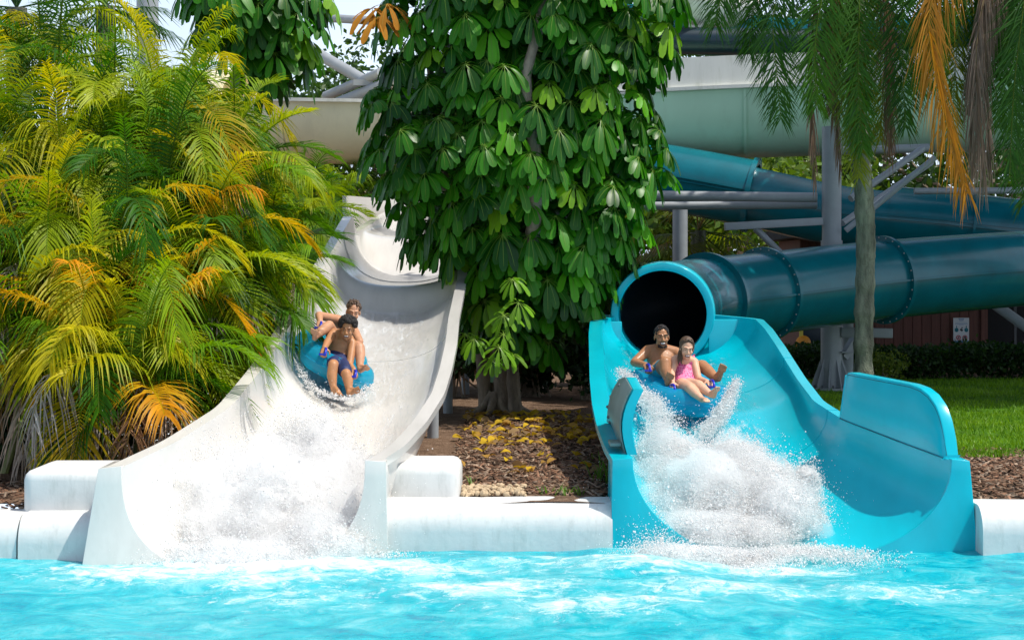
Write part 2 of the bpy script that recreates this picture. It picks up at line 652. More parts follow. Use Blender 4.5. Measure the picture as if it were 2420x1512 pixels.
block(-4.1, -3.3, 14.86, 15.75, 0.3, 0.73, 'rounded white concrete block left of the white slide, on the pool edge')
block(-1.12, -0.46, 15.7, 16.6, 0.3, 0.685, 'rounded white concrete block right of the white slide, by the mulch bed')


mist, ntm_, bm_ = newmat('water mist')
ntm_.nodes.remove(bm_)
pv_ = node(ntm_, 'ShaderNodeVolumePrincipled')
pv_.inputs['Color'].default_value = (1.0, 1.0, 1.0, 1)
pv_.inputs['Density'].default_value = 3.0
pv_.inputs['Anisotropy'].default_value = 0.0
ntm_.links.new(pv_.outputs[0], ntm_.nodes['Material Output'].inputs['Volume'])
M['mist'] = mist


# ------------------------------------------------------------------ open flumes
def smooth_sections(sec, n=220, win=0.35):
    a = np.array(sec, float)
    a = a[np.argsort(a[:, 0])]
    y = np.linspace(a[0, 0], a[-1, 0], n)
    out = [y]
    dy = y[1] - y[0]
    w = max(1, int(win / dy)) | 1
    for c in range(1, a.shape[1]):
        q = np.interp(y, a[:, 0], a[:, c])
        qp = np.pad(q, w // 2, mode='reflect', reflect_type='odd')
        out.append(np.convolve(qp, np.ones(w) / w, 'valid'))
    return np.stack(out, 1)


def u_curve(y, xl, xr, zl, zr, zf, nexp, yaw, m=33):
    xc, a = (xl + xr) / 2, (xr - xl) / 2
    pts = []
    for k in range(m):
        ph = math.pi + math.pi * k / (m - 1)
        c, s = math.cos(ph), -math.sin(ph)
        x = xc + a * math.copysign(abs(c) ** (2 / nexp), c)
        f = (x - xl) / (xr - xl)
        zt = zl * (1 - f) + zr * f
        z = zt - (zt - zf) * max(0, s) ** (2 / nexp)
        pts.append(Vector((x, y + yaw * (x - xc), z)))
    return pts


def flume_mesh(sections, fl_l, fl_r, th=0.06, lip=0.07, ribs=()):
    o = MB()
    rows = []
    for (y, xl, xr, zl, zr, zf, ne, yaw) in sections:
        inn = u_curve(y, xl, xr, zl, zr, zf, ne, yaw)
        e = 0.0
        out = u_curve(y, xl - th - e, xr + th + e, zl - 0.01, zr - 0.01, zf - th, ne, yaw)
        L0, R0 = inn[0], inn[-1]
        row = list(inn)
        row += [R0 + Vector((fl_r, yaw * fl_r, 0)), R0 + Vector((fl_r, yaw * fl_r, -lip)), R0 + Vector((th + 0.005, 0, -lip - 0.01))]
        row += list(reversed(out[1:-1]))
        row += [L0 + Vector((-th - 0.005, 0, -lip - 0.01)), L0 + Vector((-fl_l, -yaw * fl_l, -lip)), L0 + Vector((-fl_l, -yaw * fl_l, 0))]
        rows.append(row)
    o.grid(rows, close_v=True)
    k = len(rows[0])
    o.f.append(tuple(range(k)))
    o.f.append(tuple(reversed(range((len(rows) - 1) * k, len(rows) * k))))
    return o


def end_post(curve, side, xt, xb, depth, zb=-0.55, slope=0.0, yaw=0.0):
    """solid mouth post: between the inner curve and a straight outer edge"""
    m = len(curve)
    half = curve[:m // 2 + 1] if side < 0 else list(reversed(curve))[:m // 2 + 1]
    half = [p for p in half if p.z > zb + 0.02]
    n = len(half)
    o = MB()
    rows = []
    ztop = half[0].z
    for dy in (-0.025, depth):
        r = []
        for i, p in enumerate(half):
            f = (ztop - p.z) / max(0.01, ztop - zb)
            xo = xt + (xb - xt) * f
            lean = slope * (p.z - 0.0)
            q = p + Vector((0.004 * side * -1, dy + lean, 0.003))
            s = Vector((xo, p.y + dy + lean + yaw * (xo - p.x), p.z))
            if i == 0:
                q = q + Vector((0, 0, 0.012))
                s = s + Vector((0, 0, 0.0))
            r.append((q, s))
        rows.append(r)
    vs = []
    for r in rows:
        for q, s in r:
            vs += [q, s]
    fs = []
    for i in range(n - 1):
        a = 2 * i
        b = 2 * n + 2 * i
        fs += [(a, a + 1, a + 3, a + 2), (b, b + 2, b + 3, b + 1), (a, a + 2, b + 2, b), (a + 1, b + 1, b + 3, a + 3)]
    fs += [(0, 2 * n, 2 * n + 1, 1), (2 * n - 2, 2 * n - 1, 4 * n - 1, 4 * n - 2)]
    return o.add(vs, fs)


# --- white slide
WHITE = [
    (14.75, -3.17, -1.24, 0.80, 0.78, -0.10, 2.5, 0.33), (15.5, -2.88, -1.07, 0.93, 0.86, 0.0, 2.5, 0.2), (16.5, -2.6, -0.92, 1.14, 1.0, 0.22, 2.4, 0.08),
    (17.5, -2.49, -0.79, 1.40, 1.2, 0.68, 2.4, 0), (18.5, -2.45, -0.75, 1.61, 1.4, 0.98, 2.4, 0), (19.5, -2.43, -0.73, 1.82, 1.62, 1.18, 2.4, 0),
    (21, -2.40, -0.75, 2.16, 1.86, 1.42, 2.4, 0), (23.95, -2.42, -0.74, 2.70, 2.3, 1.84, 2.4, 0), (24.0, -2.42, -0.74, 2.70, 2.3, 1.85, 2.4, 0), (24.32, -2.42, -0.74, 2.76, 2.5, 2.2, 2.4, 0),
    (24.4, -2.42, -0.74, 2.78, 2.52, 2.21, 2.4, 0), (26.6, -2.38, -0.62, 3.26, 3.05, 2.31, 2.4, 0), (26.95, -2.36, -0.62, 3.02, 3.05, 2.33, 2.4, 0), (27.1, -2.36, -0.62, 3.02, 3.08, 2.34, 2.4, 0),
    (27.75, -2.32, -0.60, 3.08, 3.3, 2.93, 2.4, 0), (30, -2.25, -0.5, 3.3, 3.5, 3.02, 2.4, 0), (33, -2.2, -0.2, 3.55, 3.6, 3.1, 2.4, 0)]
ws = thing('water_slide', (-1.9, 15, 0), 'white open water slide with two drops, beside the yellow-green palms', 'water slide')
wsec = smooth_sections(WHITE, 260, 0.42)
flume_mesh(wsec, 0.13, 0.13).build('flume', M['white'], ws, smooth=50)
c0 = u_curve(*wsec[0])
m = end_post(c0, -1, c0[0].x - 0.17, c0[0].x - 0.38, 0.55, yaw=0.33)
m.build('end_post', M['white'], ws, bevel=0.02, smooth=50)
m = end_post(c0, 1, c0[-1].x + 0.17, c0[-1].x + 0.19, 0.5, yaw=0.33)
m.build('end_post', M['white'], ws, bevel=0.02, smooth=50)
ew = MB()
rows = []
for k in range(14):
    a = k / 13
    x = -3.0 + 3.6 * a
    y = 33.4 - 1.6 * (2 * max(0, 0.35 - a)) ** 2 * 2
    rows.append([(x, y, 2.6), (x, y, 3.2), (x, y, 3.78)])
ew.grid(rows)
ew.build('turn_wall', M['white'], ws, solid=0.08)
# joint seams, thin dark gaskets across the channel
for yy in (20.6, 25.4, 30.5):
    s = wsec[np.argmin(abs(wsec[:, 0] - yy))]
    cv = [p + Vector((0, 0, 0.004)) for p in u_curve(s[0], s[1] + 0.004, s[2] - 0.004, *s[3:])]
    MB().tube(cv, 0.004, 5).build('joint_seam', M['concrete'], ws)
# support legs under the flume
for yy in (17.6, 21.5, 25.5, 29.5):
    s = wsec[np.argmin(abs(wsec[:, 0] - yy))]
    MB().tube([((s[1] + s[2]) / 2 + 0.62, yy, 0.3), ((s[1] + s[2]) / 2 + 0.62, yy, s[5] - 0.03 + 0.12)], 0.07, 14).build('support_leg', M['steel'], ws)

# --- blue slide
BLUE = [
    (15.25, 1.03, 3.77, 0.78, 0.77, -0.10, 2.1, 0), (16.0, 0.995, 3.5, 0.84, 0.86, 0.08, 2.15, 0), (16.9, 0.97, 3.14, 0.95, 0.99, 0.34, 2.2, 0),
    (17.8, 0.97, 3.02, 1.08, 1.10, 0.60, 2.2, 0), (19.0, 1.0, 3.04, 1.25, 1.26, 0.86, 2.2, 0), (21.0, 1.08, 3.12, 1.47, 1.53, 1.03, 2.2, 0),
    (22.5, 1.14, 3.2, 1.62, 1.68, 1.12, 2.2, 0), (23.9, 1.22, 3.27, 1.75, 1.77, 1.19, 2.15, 0), (24.15, 1.36, 3.05, 1.78, 1.79, 1.21, 2.0, 0), (24.4, 1.46, 2.67, 1.82, 1.82, 1.23, 2.0, 0)]
bs = thing('water_slide', (2.4, 15.2, 0), 'bright blue open water slide with side guards, below the tube mouth', 'water slide')
bsec = smooth_sections(BLUE, 200, 0.3)
flume_mesh(bsec, 0.17, 0.10).build('flume', M['blue'], bs, smooth=50)
c1 = u_curve(*bsec[0])
end_post(c1, -1, c1[0].x - 0.17, c1[0].x - 0.19, 0.6).build('end_post', M['blue'], bs, bevel=0.025, smooth=50)
end_post(c1, 1, c1[-1].x + 0.15, c1[-1].x + 0.27, 0.6).build('end_post', M['blue'], bs, bevel=0.025, smooth=50)
# shoulder plate beside the tube mouth
MB().box((3.02, 24.15, 1.46), (0.70, 0.07, 0.6)).build('shoulder_plate', M['blue'], bs, bevel=0.01)
MB().box((1.27, 24.15, 1.48), (0.44, 0.07, 0.5)).build('shoulder_plate', M['blue'], bs, bevel=0.01)


def sec_at(sec, y):
    return np.array([y] + [np.interp(y, sec[:, 0], sec[:, c]) for c in range(1, sec.shape[1])])


# tall right guard
n = 40
prof = []
for i in range(n + 1):
    f = i / n
    y = 16.95 - 1.6 * f
    s = sec_at(bsec, y)
    x, zb = s[2], s[4]
    top = np.interp(f, [0, 0.03, 0.62, 0.72, 0.80, 0.87, 0.92, 0.96, 0.985, 1.0], [1.40, 1.44, 1.385, 1.36, 1.31, 1.23, 1.13, 1.0, 0.9, 0.80])
    prof.append((x, y, zb, top))
o = MB()
rows = []
for (x, y, zb, zt) in prof:
    k = (zt - zb)
    ox = 0.0
    inn_b, inn_t = Vector((x - 0.012, y, zb - 0.01)), Vector((x + 0.02 + 0.06 * k, y, zt))
    rows.append([inn_b, inn_b.lerp(inn_t, 0.5), inn_t, inn_t + Vector((0.10, 0, 0.0)), inn_b.lerp(inn_t, 0.5) + Vector((0.1, 0, 0)), inn_b + Vector((0.085, 0, 0))])
o.grid(rows, close_v=True)
k = 6
o.f.append(tuple(range(k)))
o.f.append(tuple(reversed(range(n * k, n * k + k))))
gr = o.build('side_guard', M['blue'], bs, bevel=0.012, smooth=40)
# thin raised border along the guard's inner edge
MB().tube([Vector((x + 0.02 + 0.06 * (zt - zb) - 0.0, y, max(zb + 0.02, zt - 0.028))) + Vector((-0.002, 0, 0)) for x, y, zb, zt in prof[1:]], 0.0045, 5).build('border_groove', M['teal'], gr)
MB().tube([Vector((x - 0.012, y, zb + 0.002)) for x, y, zb, zt in prof], 0.007, 5).build('seal_strip', M['teal'], gr)

# left guard, S-shaped, with bare backing and bolts seen from outside
o = MB()
rows = []
bk = []
for i in range(25):
    f = i / 24
    y = 16.9 - 1.42 * f
    zb = sec_at(bsec, y)[3]
    xb = sec_at(bsec, y)[1]
    zt = np.interp(f, [0, 0.15, 0.6, 1], [1.0, 1.38, 1.44, 1.36])
    row = []
    for j in range(9):
        q = j / 8
        z = zb + (zt - zb) * q
        bulge = 0.06 * math.sin(q * math.pi * 0.9) * -1 + 0.075 * q * q
        row.append(Vector((xb - 0.015 + bulge, y, z)))
    bk.append(row)
    rows.append(row + [p + Vector((0.085, 0, 0)) for p in reversed(row)])
o.grid(rows, close_v=True)
k = len(rows[0])
o.f.append(tuple(range(k)))
o.f.append(tuple(reversed(range(24 * k, 25 * k))))
gl = o.build('side_guard', M['blue'], bs, bevel=0.01, smooth=40)
o = MB()
o.grid([[p + Vector((-0.012 - 0.0 * f, 0, 0)) for p in r[0:9]] for f, r in enumerate(bk[:-1])])
bp = o.build('backing_panel', M['backing'], gl, solid=0.01)
for i, j in ((3, 6), (3, 4), (3, 2), (3, 1), (12, 7)):
    MB().ball(bk[i][j] + Vector((-0.02, 0, 0)), 0.016, 8, 6).build('bolt', M['darksteel'], gl)
MB().box((0.91, 15.75, 0.875), (0.1, 0.34, 0.03)).build('step_plate', M['backing'], gl, bevel=0.006)


# ------------------------------------------------------------------ closed tube slide
def spline(pts, n):
    a = np.array([tuple(p) for p in pts], float)
    t = np.concatenate([[0], np.cumsum(np.linalg.norm(np.diff(a, axis=0), axis=1))])
    tt = np.linspace(0, t[-1], n)
    # Catmull-Rom through numpy gradients
    g_ = np.gradient(a, t, axis=0)
    out = []
    for q in tt:
        i = min(len(t) - 2, max(0, np.searchsorted(t, q) - 1))
        h = t[i + 1] - t[i]
        s = (q - t[i]) / h
        h00, h10, h01, h11 = 2 * s ** 3 - 3 * s * s + 1, s ** 3 - 2 * s * s + s, -2 * s ** 3 + 3 * s * s, s ** 3 - s * s
        out.append(Vector(h00 * a[i] + h10 * h * g_[i] + h01 * a[i + 1] + h11 * h * g_[i + 1]))
    return out


def tube_shell(path, ro, ri):
    o = MB()
    n = len(path)
    up = Vector((0, 0, 1))
    ro_ = ro if hasattr(ro, '__len__') else [ro] * n
    rows_o, rows_i = [], []
    seg = 48
    for i, p in enumerate(path):
        t = (path[min(i + 1, n - 1)] - path[max(i - 1, 0)]).normalized()
        a = t.cross(up).normalized()
        b = a.cross(t)
        ring = [a * math.cos(k / seg * 2 * math.pi) + b * math.sin(k / seg * 2 * math.pi) for k in range(seg)]
        rows_o.append([p + r * ro_[i] for r in ring])
        rows_i.append([p + r * ri for r in ring])
    o.grid([rows_i[0]] + rows_o + list(reversed(rows_i)), close_v=True)
    return o


def ring(path, i, r0, r1, w, mat, parent, name='flange'):
    p = path[i]
    t = (path[min(i + 1, len(path) - 1)] - path[max(i - 1, 0)]).normalized()
    o = MB()
    a = t.cross(Vector((0, 0, 1))).normalized()
    b = a.cross(t)
    seg = 56
    rows = []
    for (r, s) in ((r0, -w / 2), (r1, -w / 2), (r1, w / 2), (r0, w / 2)):
        rows.append([p + t * s + (a * math.cos(k / seg * 6.28319) + b * math.sin(k / seg * 6.28319)) * r for k in range(seg)])
    o.grid(rows, close_v=True, close_u=True)
    return o.build(name, mat, parent, smooth=35)


def seam(path, i0, i1, r, side, name, mat, parent):
    pts = []
    for i in range(i0, i1):
        t = (path[min(i + 1, len(path) - 1)] - path[max(i - 1, 0)]).normalized()
        a = t.cross(Vector((0, 0, 1))).normalized()
        pts.append(path[i] + a * r * side)
    o = MB()
    rows = []
    for p in pts:
        rows.append([p + Vector((0, 0.02, 0.02)), p + Vector((0, -0.045, 0.014)), p + Vector((0, -0.045, -0.014)), p + Vector((0, 0.02, -0.02))])
    o.grid(rows, close_v=True)
    return o.build(name, mat, parent, smooth=35)


tt = thing('tube_slide', (2.06, 24.5, 1.83), 'dark teal closed tube slide with flanges, ending in a bright blue mouth', 'tube slide')
tp = spline([(2.06, 24.3, 1.825), (2.2, 25.3, 1.87), (2.75, 26.5, 1.95), (3.9, 27.75, 2.06), (6.03, 29.4, 2.27), (8.84, 31.0, 2.47), (12, 32.6, 2.65), (17, 34.5, 2.95)], 130)
tube_shell(tp, 0.655, 0.61).build('tube', M['teal'], tt, smooth=40)
MB().ball(tp[-1], (0.6, 0.1, 0.6), 24, 8).build('tube_end', M['navy'], tt)
lin = [p.copy() for p in tp]
o = MB()
rows = []
for i in range(3, 129):
    t = (lin[i + 1] - lin[i - 1]).normalized()
    a = t.cross(Vector((0, 0, 1))).normalized()
    b = a.cross(t)
    rows.append([lin[i] + (a * math.cos(k / 40 * 6.28319) + b * math.sin(k / 40 * 6.28319)) * 0.604 for k in range(40)])
o.grid(rows, close_v=True)
o.build('lining', M['navy'], tt)
o = MB()
rows = []
for (r, s) in ((0.6, -0.12), (0.70, -0.12), (0.715, -0.05), (0.715, 0.36), (0.66, 0.36), (0.6, 0.3)):
    i = 0
    t = (tp[1] - tp[0]).normalized()
    a = t.cross(Vector((0, 0, 1))).normalized()
    b = a.cross(t)
    rows.append([tp[0] + t * s + (a * math.cos(k / 56 * 6.28319) + b * math.sin(k / 56 * 6.28319)) * r for k in range(56)])
o.grid(rows, close_v=True, close_u=True)
o.build('mouth_collar', M['blue'], tt, smooth=40, bevel=0.01)


def near(path, u):
    return min(range(len(path)), key=lambda i: abs(CX + F * path[i].x / path[i].y - u))


i1, i2, i3, i4 = near(tp, 1672), near(tp, 1800), near(tp, 2080), near(tp, 2700)
for i in (i1, i2, i3, i4):
    ring(tp, i, 0.65, 0.735, 0.07, M['teal'], tt)
seam(tp, i1 + 1, 126, 0.655, 1, 'side_seam', M['teal'], tt)

# ------------------------------------------------------------------ upper teal slide (behind, under the mint one)
ut = thing('water_slide', P(1780, 455, 36), 'dark teal half-round slide running behind the steel column, above the tube', 'water slide')
up_ = spline([P(1380, 392, 36.5), P(1600, 428, 36), P(1780, 462, 35.6), P(2000, 508, 35.2), P(2200, 528, 34.9), P(2419, 552, 34.6), P(2700, 580, 34.3)], 90)


def half_shell(path, r, a0, a1, th=0.05, seg=26):
    o = MB()
    rows = []
    for i, p in enumerate(path):
        t = (path[min(i + 1, len(path) - 1)] - path[max(i - 1, 0)]).normalized()
        a = t.cross(Vector((0, 0, 1))).normalized()
        b = a.cross(t)
        rr = [RAD(a0 + (a1 - a0) * k / seg) for k in range(seg + 1)]
        row = [p + (a * math.cos(q) + b * math.sin(q)) * r for q in rr]
        row += [p + (a * math.cos(q) + b * math.sin(q)) * (r - th) for q in reversed(rr)]
        rows.append(row)
    o.grid(rows, close_v=True)
    k = len(rows[0])
    o.f.append(tuple(range(k)))
    o.f.append(tuple(reversed(range((len(rows) - 1) * k, len(rows) * k))))
    return o


half_shell(up_, 0.64, -200, 58).build('flume', M['teal'], ut)
ia, ib = near(up_, 1775), near(up_, 2090)
half_shell(up_[:ia + 1], 0.70, 5, 178).build('hood', M['teal'], ut)
half_shell(up_[ib:], 0.66, 5, 178).build('hood', M['teal'], ut)
ring(up_, ia, 0.63, 0.76, 0.10, M['teal'], ut)
ring(up_, near(up_, 2290), 0.63, 0.73, 0.06, M['teal'], ut)
seam(up_, 0, 88, 0.645, 1, 'side_seam', M['teal'], ut)

# ------------------------------------------------------------------ big raft flume: mint (right) and cream (left)
def big_flume(path, depth, label, mat, rim_mat, name, guard=0.0, g0=0, rim=0.1):
    th_ = thing(name, path[len(path) // 2], label, 'water slide')
    o = MB()
    rows = []
    r2 = []
    g2 = []
    for i, p in enumerate(path):
        t = (path[min(i + 1, len(path) - 1)] - path[max(i - 1, 0)])
        t.z = 0
        t.normalize()
        a = t.cross(Vector((0, 0, 1))).normalized()      # towards the camera side
        row = []
        for k in range(25):
            ph = math.pi * k / 24
            c = math.cos(ph)
            row.append(p + a * (1.25 * (abs(c) ** 0.8) * math.copysign(1, c) - 1.25) + Vector((0, 0, -depth * math.sin(ph) ** 0.75)))
        row += [q + Vector((0, 0, 0.05)) + a * (-0.05 if j < 12 else 0.05) for j, q in reversed(list(enumerate(row)))]
        rows.append(row)
        q = p
        r2.append([q + a * -0.06 + Vector((0, 0, 0.0)), q + a * rim + Vector((0, 0, 0.0)), q + a * rim + Vector((0, 0, 0.07)), q + a * -0.06 + Vector((0, 0, 0.07))])
        g2.append([q + a * -0.02 + Vector((0, 0, 0.07)), q + a * 0.03 + Vector((0, 0, 0.07)), q + a * -0.0 + Vector((0, 0, 0.07 + guard)), q + a * -0.05 + Vector((0, 0, 0.07 + guard))])
    o.grid(rows, close_v=True)
    o.build('bowl', mat, th_)
    MB().grid(r2, close_v=True).build('rim', rim_mat, th_, smooth=35)
    if guard:
        MB().grid(g2[g0:], close_v=True).build('guard_wall', rim_mat, th_, smooth=35)
    for i in range(8, len(path) - 4, 14):
        q = rows[i][:25]
        o = MB()
        rr = []
        t = (path[i + 1] - path[i - 1]).normalized()
        for s in (-0.03, 0.03):
            rr.append([x + t * s + (x - (path[i] + Vector((0, 0.9, -0.3)))).normalized() * 0.025 for x in q])
        o.grid(rr)
        fl = o.build('flange', mat, th_, solid=0.02)
    return th_


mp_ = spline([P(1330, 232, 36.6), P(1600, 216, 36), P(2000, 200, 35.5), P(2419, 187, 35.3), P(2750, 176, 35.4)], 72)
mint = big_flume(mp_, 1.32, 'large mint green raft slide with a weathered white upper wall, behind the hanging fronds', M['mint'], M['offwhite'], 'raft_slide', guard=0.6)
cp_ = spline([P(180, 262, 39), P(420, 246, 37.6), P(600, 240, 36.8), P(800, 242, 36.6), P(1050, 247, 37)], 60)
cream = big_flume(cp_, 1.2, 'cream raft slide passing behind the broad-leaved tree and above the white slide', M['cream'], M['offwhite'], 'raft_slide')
# round end of an upper cream tube behind the palms
ct = thing('cream_tube', P(525, 240, 41), 'short cream slide tube standing up behind the palm fronds', 'slide tube')
cpth = [P(440, 250, 41.5), P(520, 245, 41), P(560, 245, 40.8)]
half_shell(spline(cpth, 12), 0.78, 0, 360, 0.06).build('tube', M['cream'], ct)
ring(spline(cpth, 12), 11, 0.7, 0.84, 0.08, M['cream'], ct)

# teal and off-white pieces above the mint slide
tu = thing('water_slide', P(1800, 70, 40), 'dark teal slide high up above the mint green slide', 'water slide')
pth = spline([P(1400, 40, 41), P(1620, 62, 40.5), P(1800, 80, 40), P(2050, 90, 39.8), P(2419, 70, 39.5), P(2700, 50, 39.5)], 50)
half_shell(pth, 0.62, -190, 30).build('flume', M['teal'], tu)
MB().tube([P(1400, 95, 39.2), P(2700, 110, 38.6)], 0.3, 20).build('shadow_tube', M['navy'], tu)  # navy colour stands for the shadow on the teal tube here
seam(pth, 0, 49, 0.62, 1, 'side_seam', M['teal'], tu)
wt = thing('slide_tube', P(1600, -20, 39), 'off-white slide tube with a bolted flange, top centre above the mint slide', 'slide tube')
wp = spline([P(1480, -60, 38.5), P(1600, -25, 39), P(1660, 5, 39.4), P(1760, 20, 40)], 20)
half_shell(wp, 0.55, 0, 360).build('tube', M['offwhite'], wt)
ring(wp, 12, 0.53, 0.63, 0.06, M['offwhite'], wt)

# ------------------------------------------------------------------ steelwork
def steel(name, label, pieces, cat='steel support', at=None, group='grey steel slide supports'):
    t = thing(name, at if at is not None else pieces[0][1][0], label, cat, group)
    for nm, pts, r in pieces:
        if isinstance(r, tuple):
            MB().beam(pts[0], pts[1], r[0], r[1]).build(nm, M['steel'], t, bevel=0.008)
        else:
            MB().tube(pts, r, 24).build(nm, M['steel'], t)
    return t


D = 30.4
base = Vector((P(1965, 925, D).x, D, ZG))
top = P(1965, 300, D)
mc = steel('support_column', 'thick grey steel column with bolted gusset base and bracket arm, left of the bark trunk', [
    ('column', [base, Vector((base.x, D, 2.95))], 0.185), ('column', [Vector((base.x, D, 2.95)), Vector((base.x, D, top.z))], 0.165),
    ('bracket_arm', [Vector((base.x + 0.15, D - 0.1, P(0, 784, D).z)), Vector((base.x + 0.98, D - 0.3, P(0, 786, D).z))], (0.13, 0.16)),
    ('horizontal_arm', [P(1712, 536, D - 0.1), P(1962, 522, D)], (0.12, 0.13)),
    ('strut', [P(1990, 528, D), P(2200, 385, D + 2.2)], 0.055), ('strut', [P(1998, 545, D - 0.2), P(2210, 372, D - 0.4)], 0.05),
    ('strut', [P(1785, 540, D), P(1846, 600, D)], 0.06), ('strut', [P(2010, 470, D), P(2180, 352, D + 0.8)], 0.06)], at=base)
MB().tube([Vector((base.x, D, ZG)), Vector((base.x, D, ZG + 0.05))], 0.36, 28).build('base_plate', M['steel'], mc)
for k in range(10):
    a = k / 10 * 6.283
    d = Vector((math.cos(a), math.sin(a), 0))
    c = Vector((base.x, D, ZG + 0.05))
    q = [c + d * 0.18, c + d * 0.34, c + d * 0.34 + Vector((0, 0, 0.06)), c + d * 0.18 + Vector((0, 0, 0.5))]
    s = Vector((-d.y, d.x, 0)) * 0.008
    MB().add([p - s for p in q] + [p + s for p in q], [(0, 1, 2, 3), (7, 6, 5, 4), (0, 4, 5, 1), (1, 5, 6, 2), (2, 6, 7, 3)]).build('gusset', M['steel'], mc, smooth=0)
    MB().tube([c + d * 0.3 + Vector((-d.y, d.x, 0)) * 0.07, c + d * 0.3 + Vector((-d.y, d.x, 0)) * 0.07 + Vector((0, 0, 0.05))], 0.016, 6).build('anchor_bolt', M['darksteel'], mc)
for z in (1.55, 1.05):
    MB().box((base.x + 0.24, D - 0.05, z), (0.2, 0.3, 0.025)).build('clamp_plate', M['steel'], mc)
MB().beam((base.x + 0.2, D, 0.95), (base.x + 0.55, D + 0.2, 1.45), 0.12, 0.12).build('strut', M['steel'], mc)
steel('pipe_beam', 'pair of horizontal grey steel pipes between the broad-leaved tree and the thick column', [
    ('pipe', [P(1480, 462, 30.6), P(1930, 467, 30.6)], 0.085), ('pipe', [P(1480, 487, 30.9), P(1930, 484, 30.9)], 0.07)])
steel('support_column', 'round grey steel column rising behind the tube mouth', [('column', [Vector((P(1607, 0, 33).x, 33, ZG)), P(1607, 480, 33)], 0.14)])
steel('support_column', 'slim grey steel column right behind the thick gusseted column', [('column', [Vector((P(2003, 0, 31.4).x, 31.4, ZG)), Vector((P(2003, 0, 31.4).x, 31.4, 1.9))], 0.1)])
steel('brace_pipe', 'slanting grey steel brace below the tube at the right edge', [('pipe', [P(2340, 712, 34), P(2470, 805, 33.4)], 0.1)])
steel('cross_pipe', 'horizontal grey steel pipe under the mint slide, right of the thick column', [('pipe', [P(1990, 356, 32.5), P(2195, 350, 32.5)], 0.075), ('pipe', [P(2160, 452, 33), P(2480, 450, 33)], 0.06)])
steel('support_column', 'tall pale grey steel column behind the palms at the upper left', [('column', [Vector((P(349, 0, 44).x, 44, ZG)), P(349, -120, 44)], 0.27)])
steel('truss_node', 'grey steel pipes meeting in a V above the cream slide', [
    ('pipe', [P(735, 118, 41), P(862, 192, 40)], 0.13), ('pipe', [P(770, 228, 41), P(900, 172, 39.5)], 0.11), ('pipe', [P(800, 246, 40.5), P(960, 182, 39)], 0.15)])
MB_n = MB().box(P(858, 196, 39.8), (0.42, 0.1, 0.13))
MB_n.build('node_plate', M['steel'], bpy.data.objects['truss_node'])
steel('cross_pipe', 'horizontal grey steel pipe high up, ending behind the orange leaf cluster', [('pipe', [P(770, 43, 42), P(940, 54, 41)], 0.1)])

# ------------------------------------------------------------------ building with sign
bd = thing('building', P(2190, 800, 38), 'low brown timber building behind the hedge, under the tube slide', 'building')
x0, x1 = P(1890, 0, 38).x, P(2318, 0, 38).x
MB().box(((x0 + x1) / 2, 39.5, 1.75), (x1 - x0, 3, 2.75)).build('wall', M['wood'], bd)
pl = MB()
for k in range(int((x1 - x0) / 0.2)):
    pl.box((x0 + 0.1 + k * 0.2, 37.99, 1.75), (0.185, 0.04, 2.74))
pl.build('cladding', M['wood'], bd)
MB().box((x1 + 0.06, 38.1, 1.75), (0.14, 0.3, 2.8)).build('corner_post', M['wood'], bd)
MB().box((x1 + 2.6, 40.6, 1.75), (5, 0.1, 2.75)).build('dark_opening', M['dark'], bd)
MB().box(((x0 + x1) / 2 + 2.4, 39.3, 3.25), (x1 - x0 + 5.4, 4.4, 0.22)).build('roof', M['dark'], bd)
for k in range(2):
    MB().box((x1 + 0.9 + k * 0.42, 38.6, 1.6), (0.05, 0.05, 2.6)).build('door_post', M['darksteel'], bd)

sg = thing('notice_sign', P(2270, 780, 37.9), 'white notice sign with teal pictures, red circles and a blue foot, on the brown wall', 'sign')
sc_ = 37.9 / F
c = P(2271, 780, 37.9)
SW, SH = 37 * sc_, 58 * sc_
sgw = paint('sign white', (0.75, 0.78, 0.8), 0.4, 0.02)
sgb = paint('sign blue', (0.02, 0.2, 0.45), 0.4, 0.02)
sgt = paint('sign teal', (0.01, 0.2, 0.26), 0.4, 0.02)
sgk = paint('sign dark', (0.04, 0.05, 0.06), 0.4, 0.02)
sgr = paint('sign red', (0.5, 0.02, 0.06), 0.4, 0.02)
sgp = paint('sign pink', (0.7, 0.45, 0.48), 0.4, 0.02)
MB().box(c, (SW, 0.02, SH)).build('board', sgw, sg)


def on_sign(fx, fz, dy=0.013):
    return c + Vector(((fx - 0.5) * SW, -dy, (0.5 - fz) * SH))


MB().box(on_sign(0.5, 0.965), (SW * 0.99, 0.006, SH * 0.07)).build('foot_band', sgb, sg)
o = MB()
for (fx, fz, w, h) in ((0.5, 0.05, 0.36, 0.025), (0.5, 0.105, 0.28, 0.022), (0.5, 0.195, 0.75, 0.008), (0.5, 0.245, 0.8, 0.014), (0.5, 0.29, 0.28, 0.008)):
    o.box(on_sign(fx, fz), (SW * w, 0.004, SH * h))
o.build('text_lines', sgb, sg)
for fx, mm in ((0.2, sgt), (0.82, sgt)):
    o = MB().ball(on_sign(fx, 0.49), (SW * 0.125, 0.004, SH * 0.088), 20, 10)
    o.ball(on_sign(fx, 0.36), (SW * 0.03, 0.004, SH * 0.05), 10, 8)
    o.build('pictogram', mm, sg)
o = MB().box(on_sign(0.51, 0.49), (SW * 0.18, 0.005, SH * 0.09), m=Matrix.Rotation(RAD(35), 4, 'Y'))
o.ball(on_sign(0.55, 0.40), (SW * 0.05, 0.004, SH * 0.025), 10, 8)
o.build('pictogram', sgk, sg)
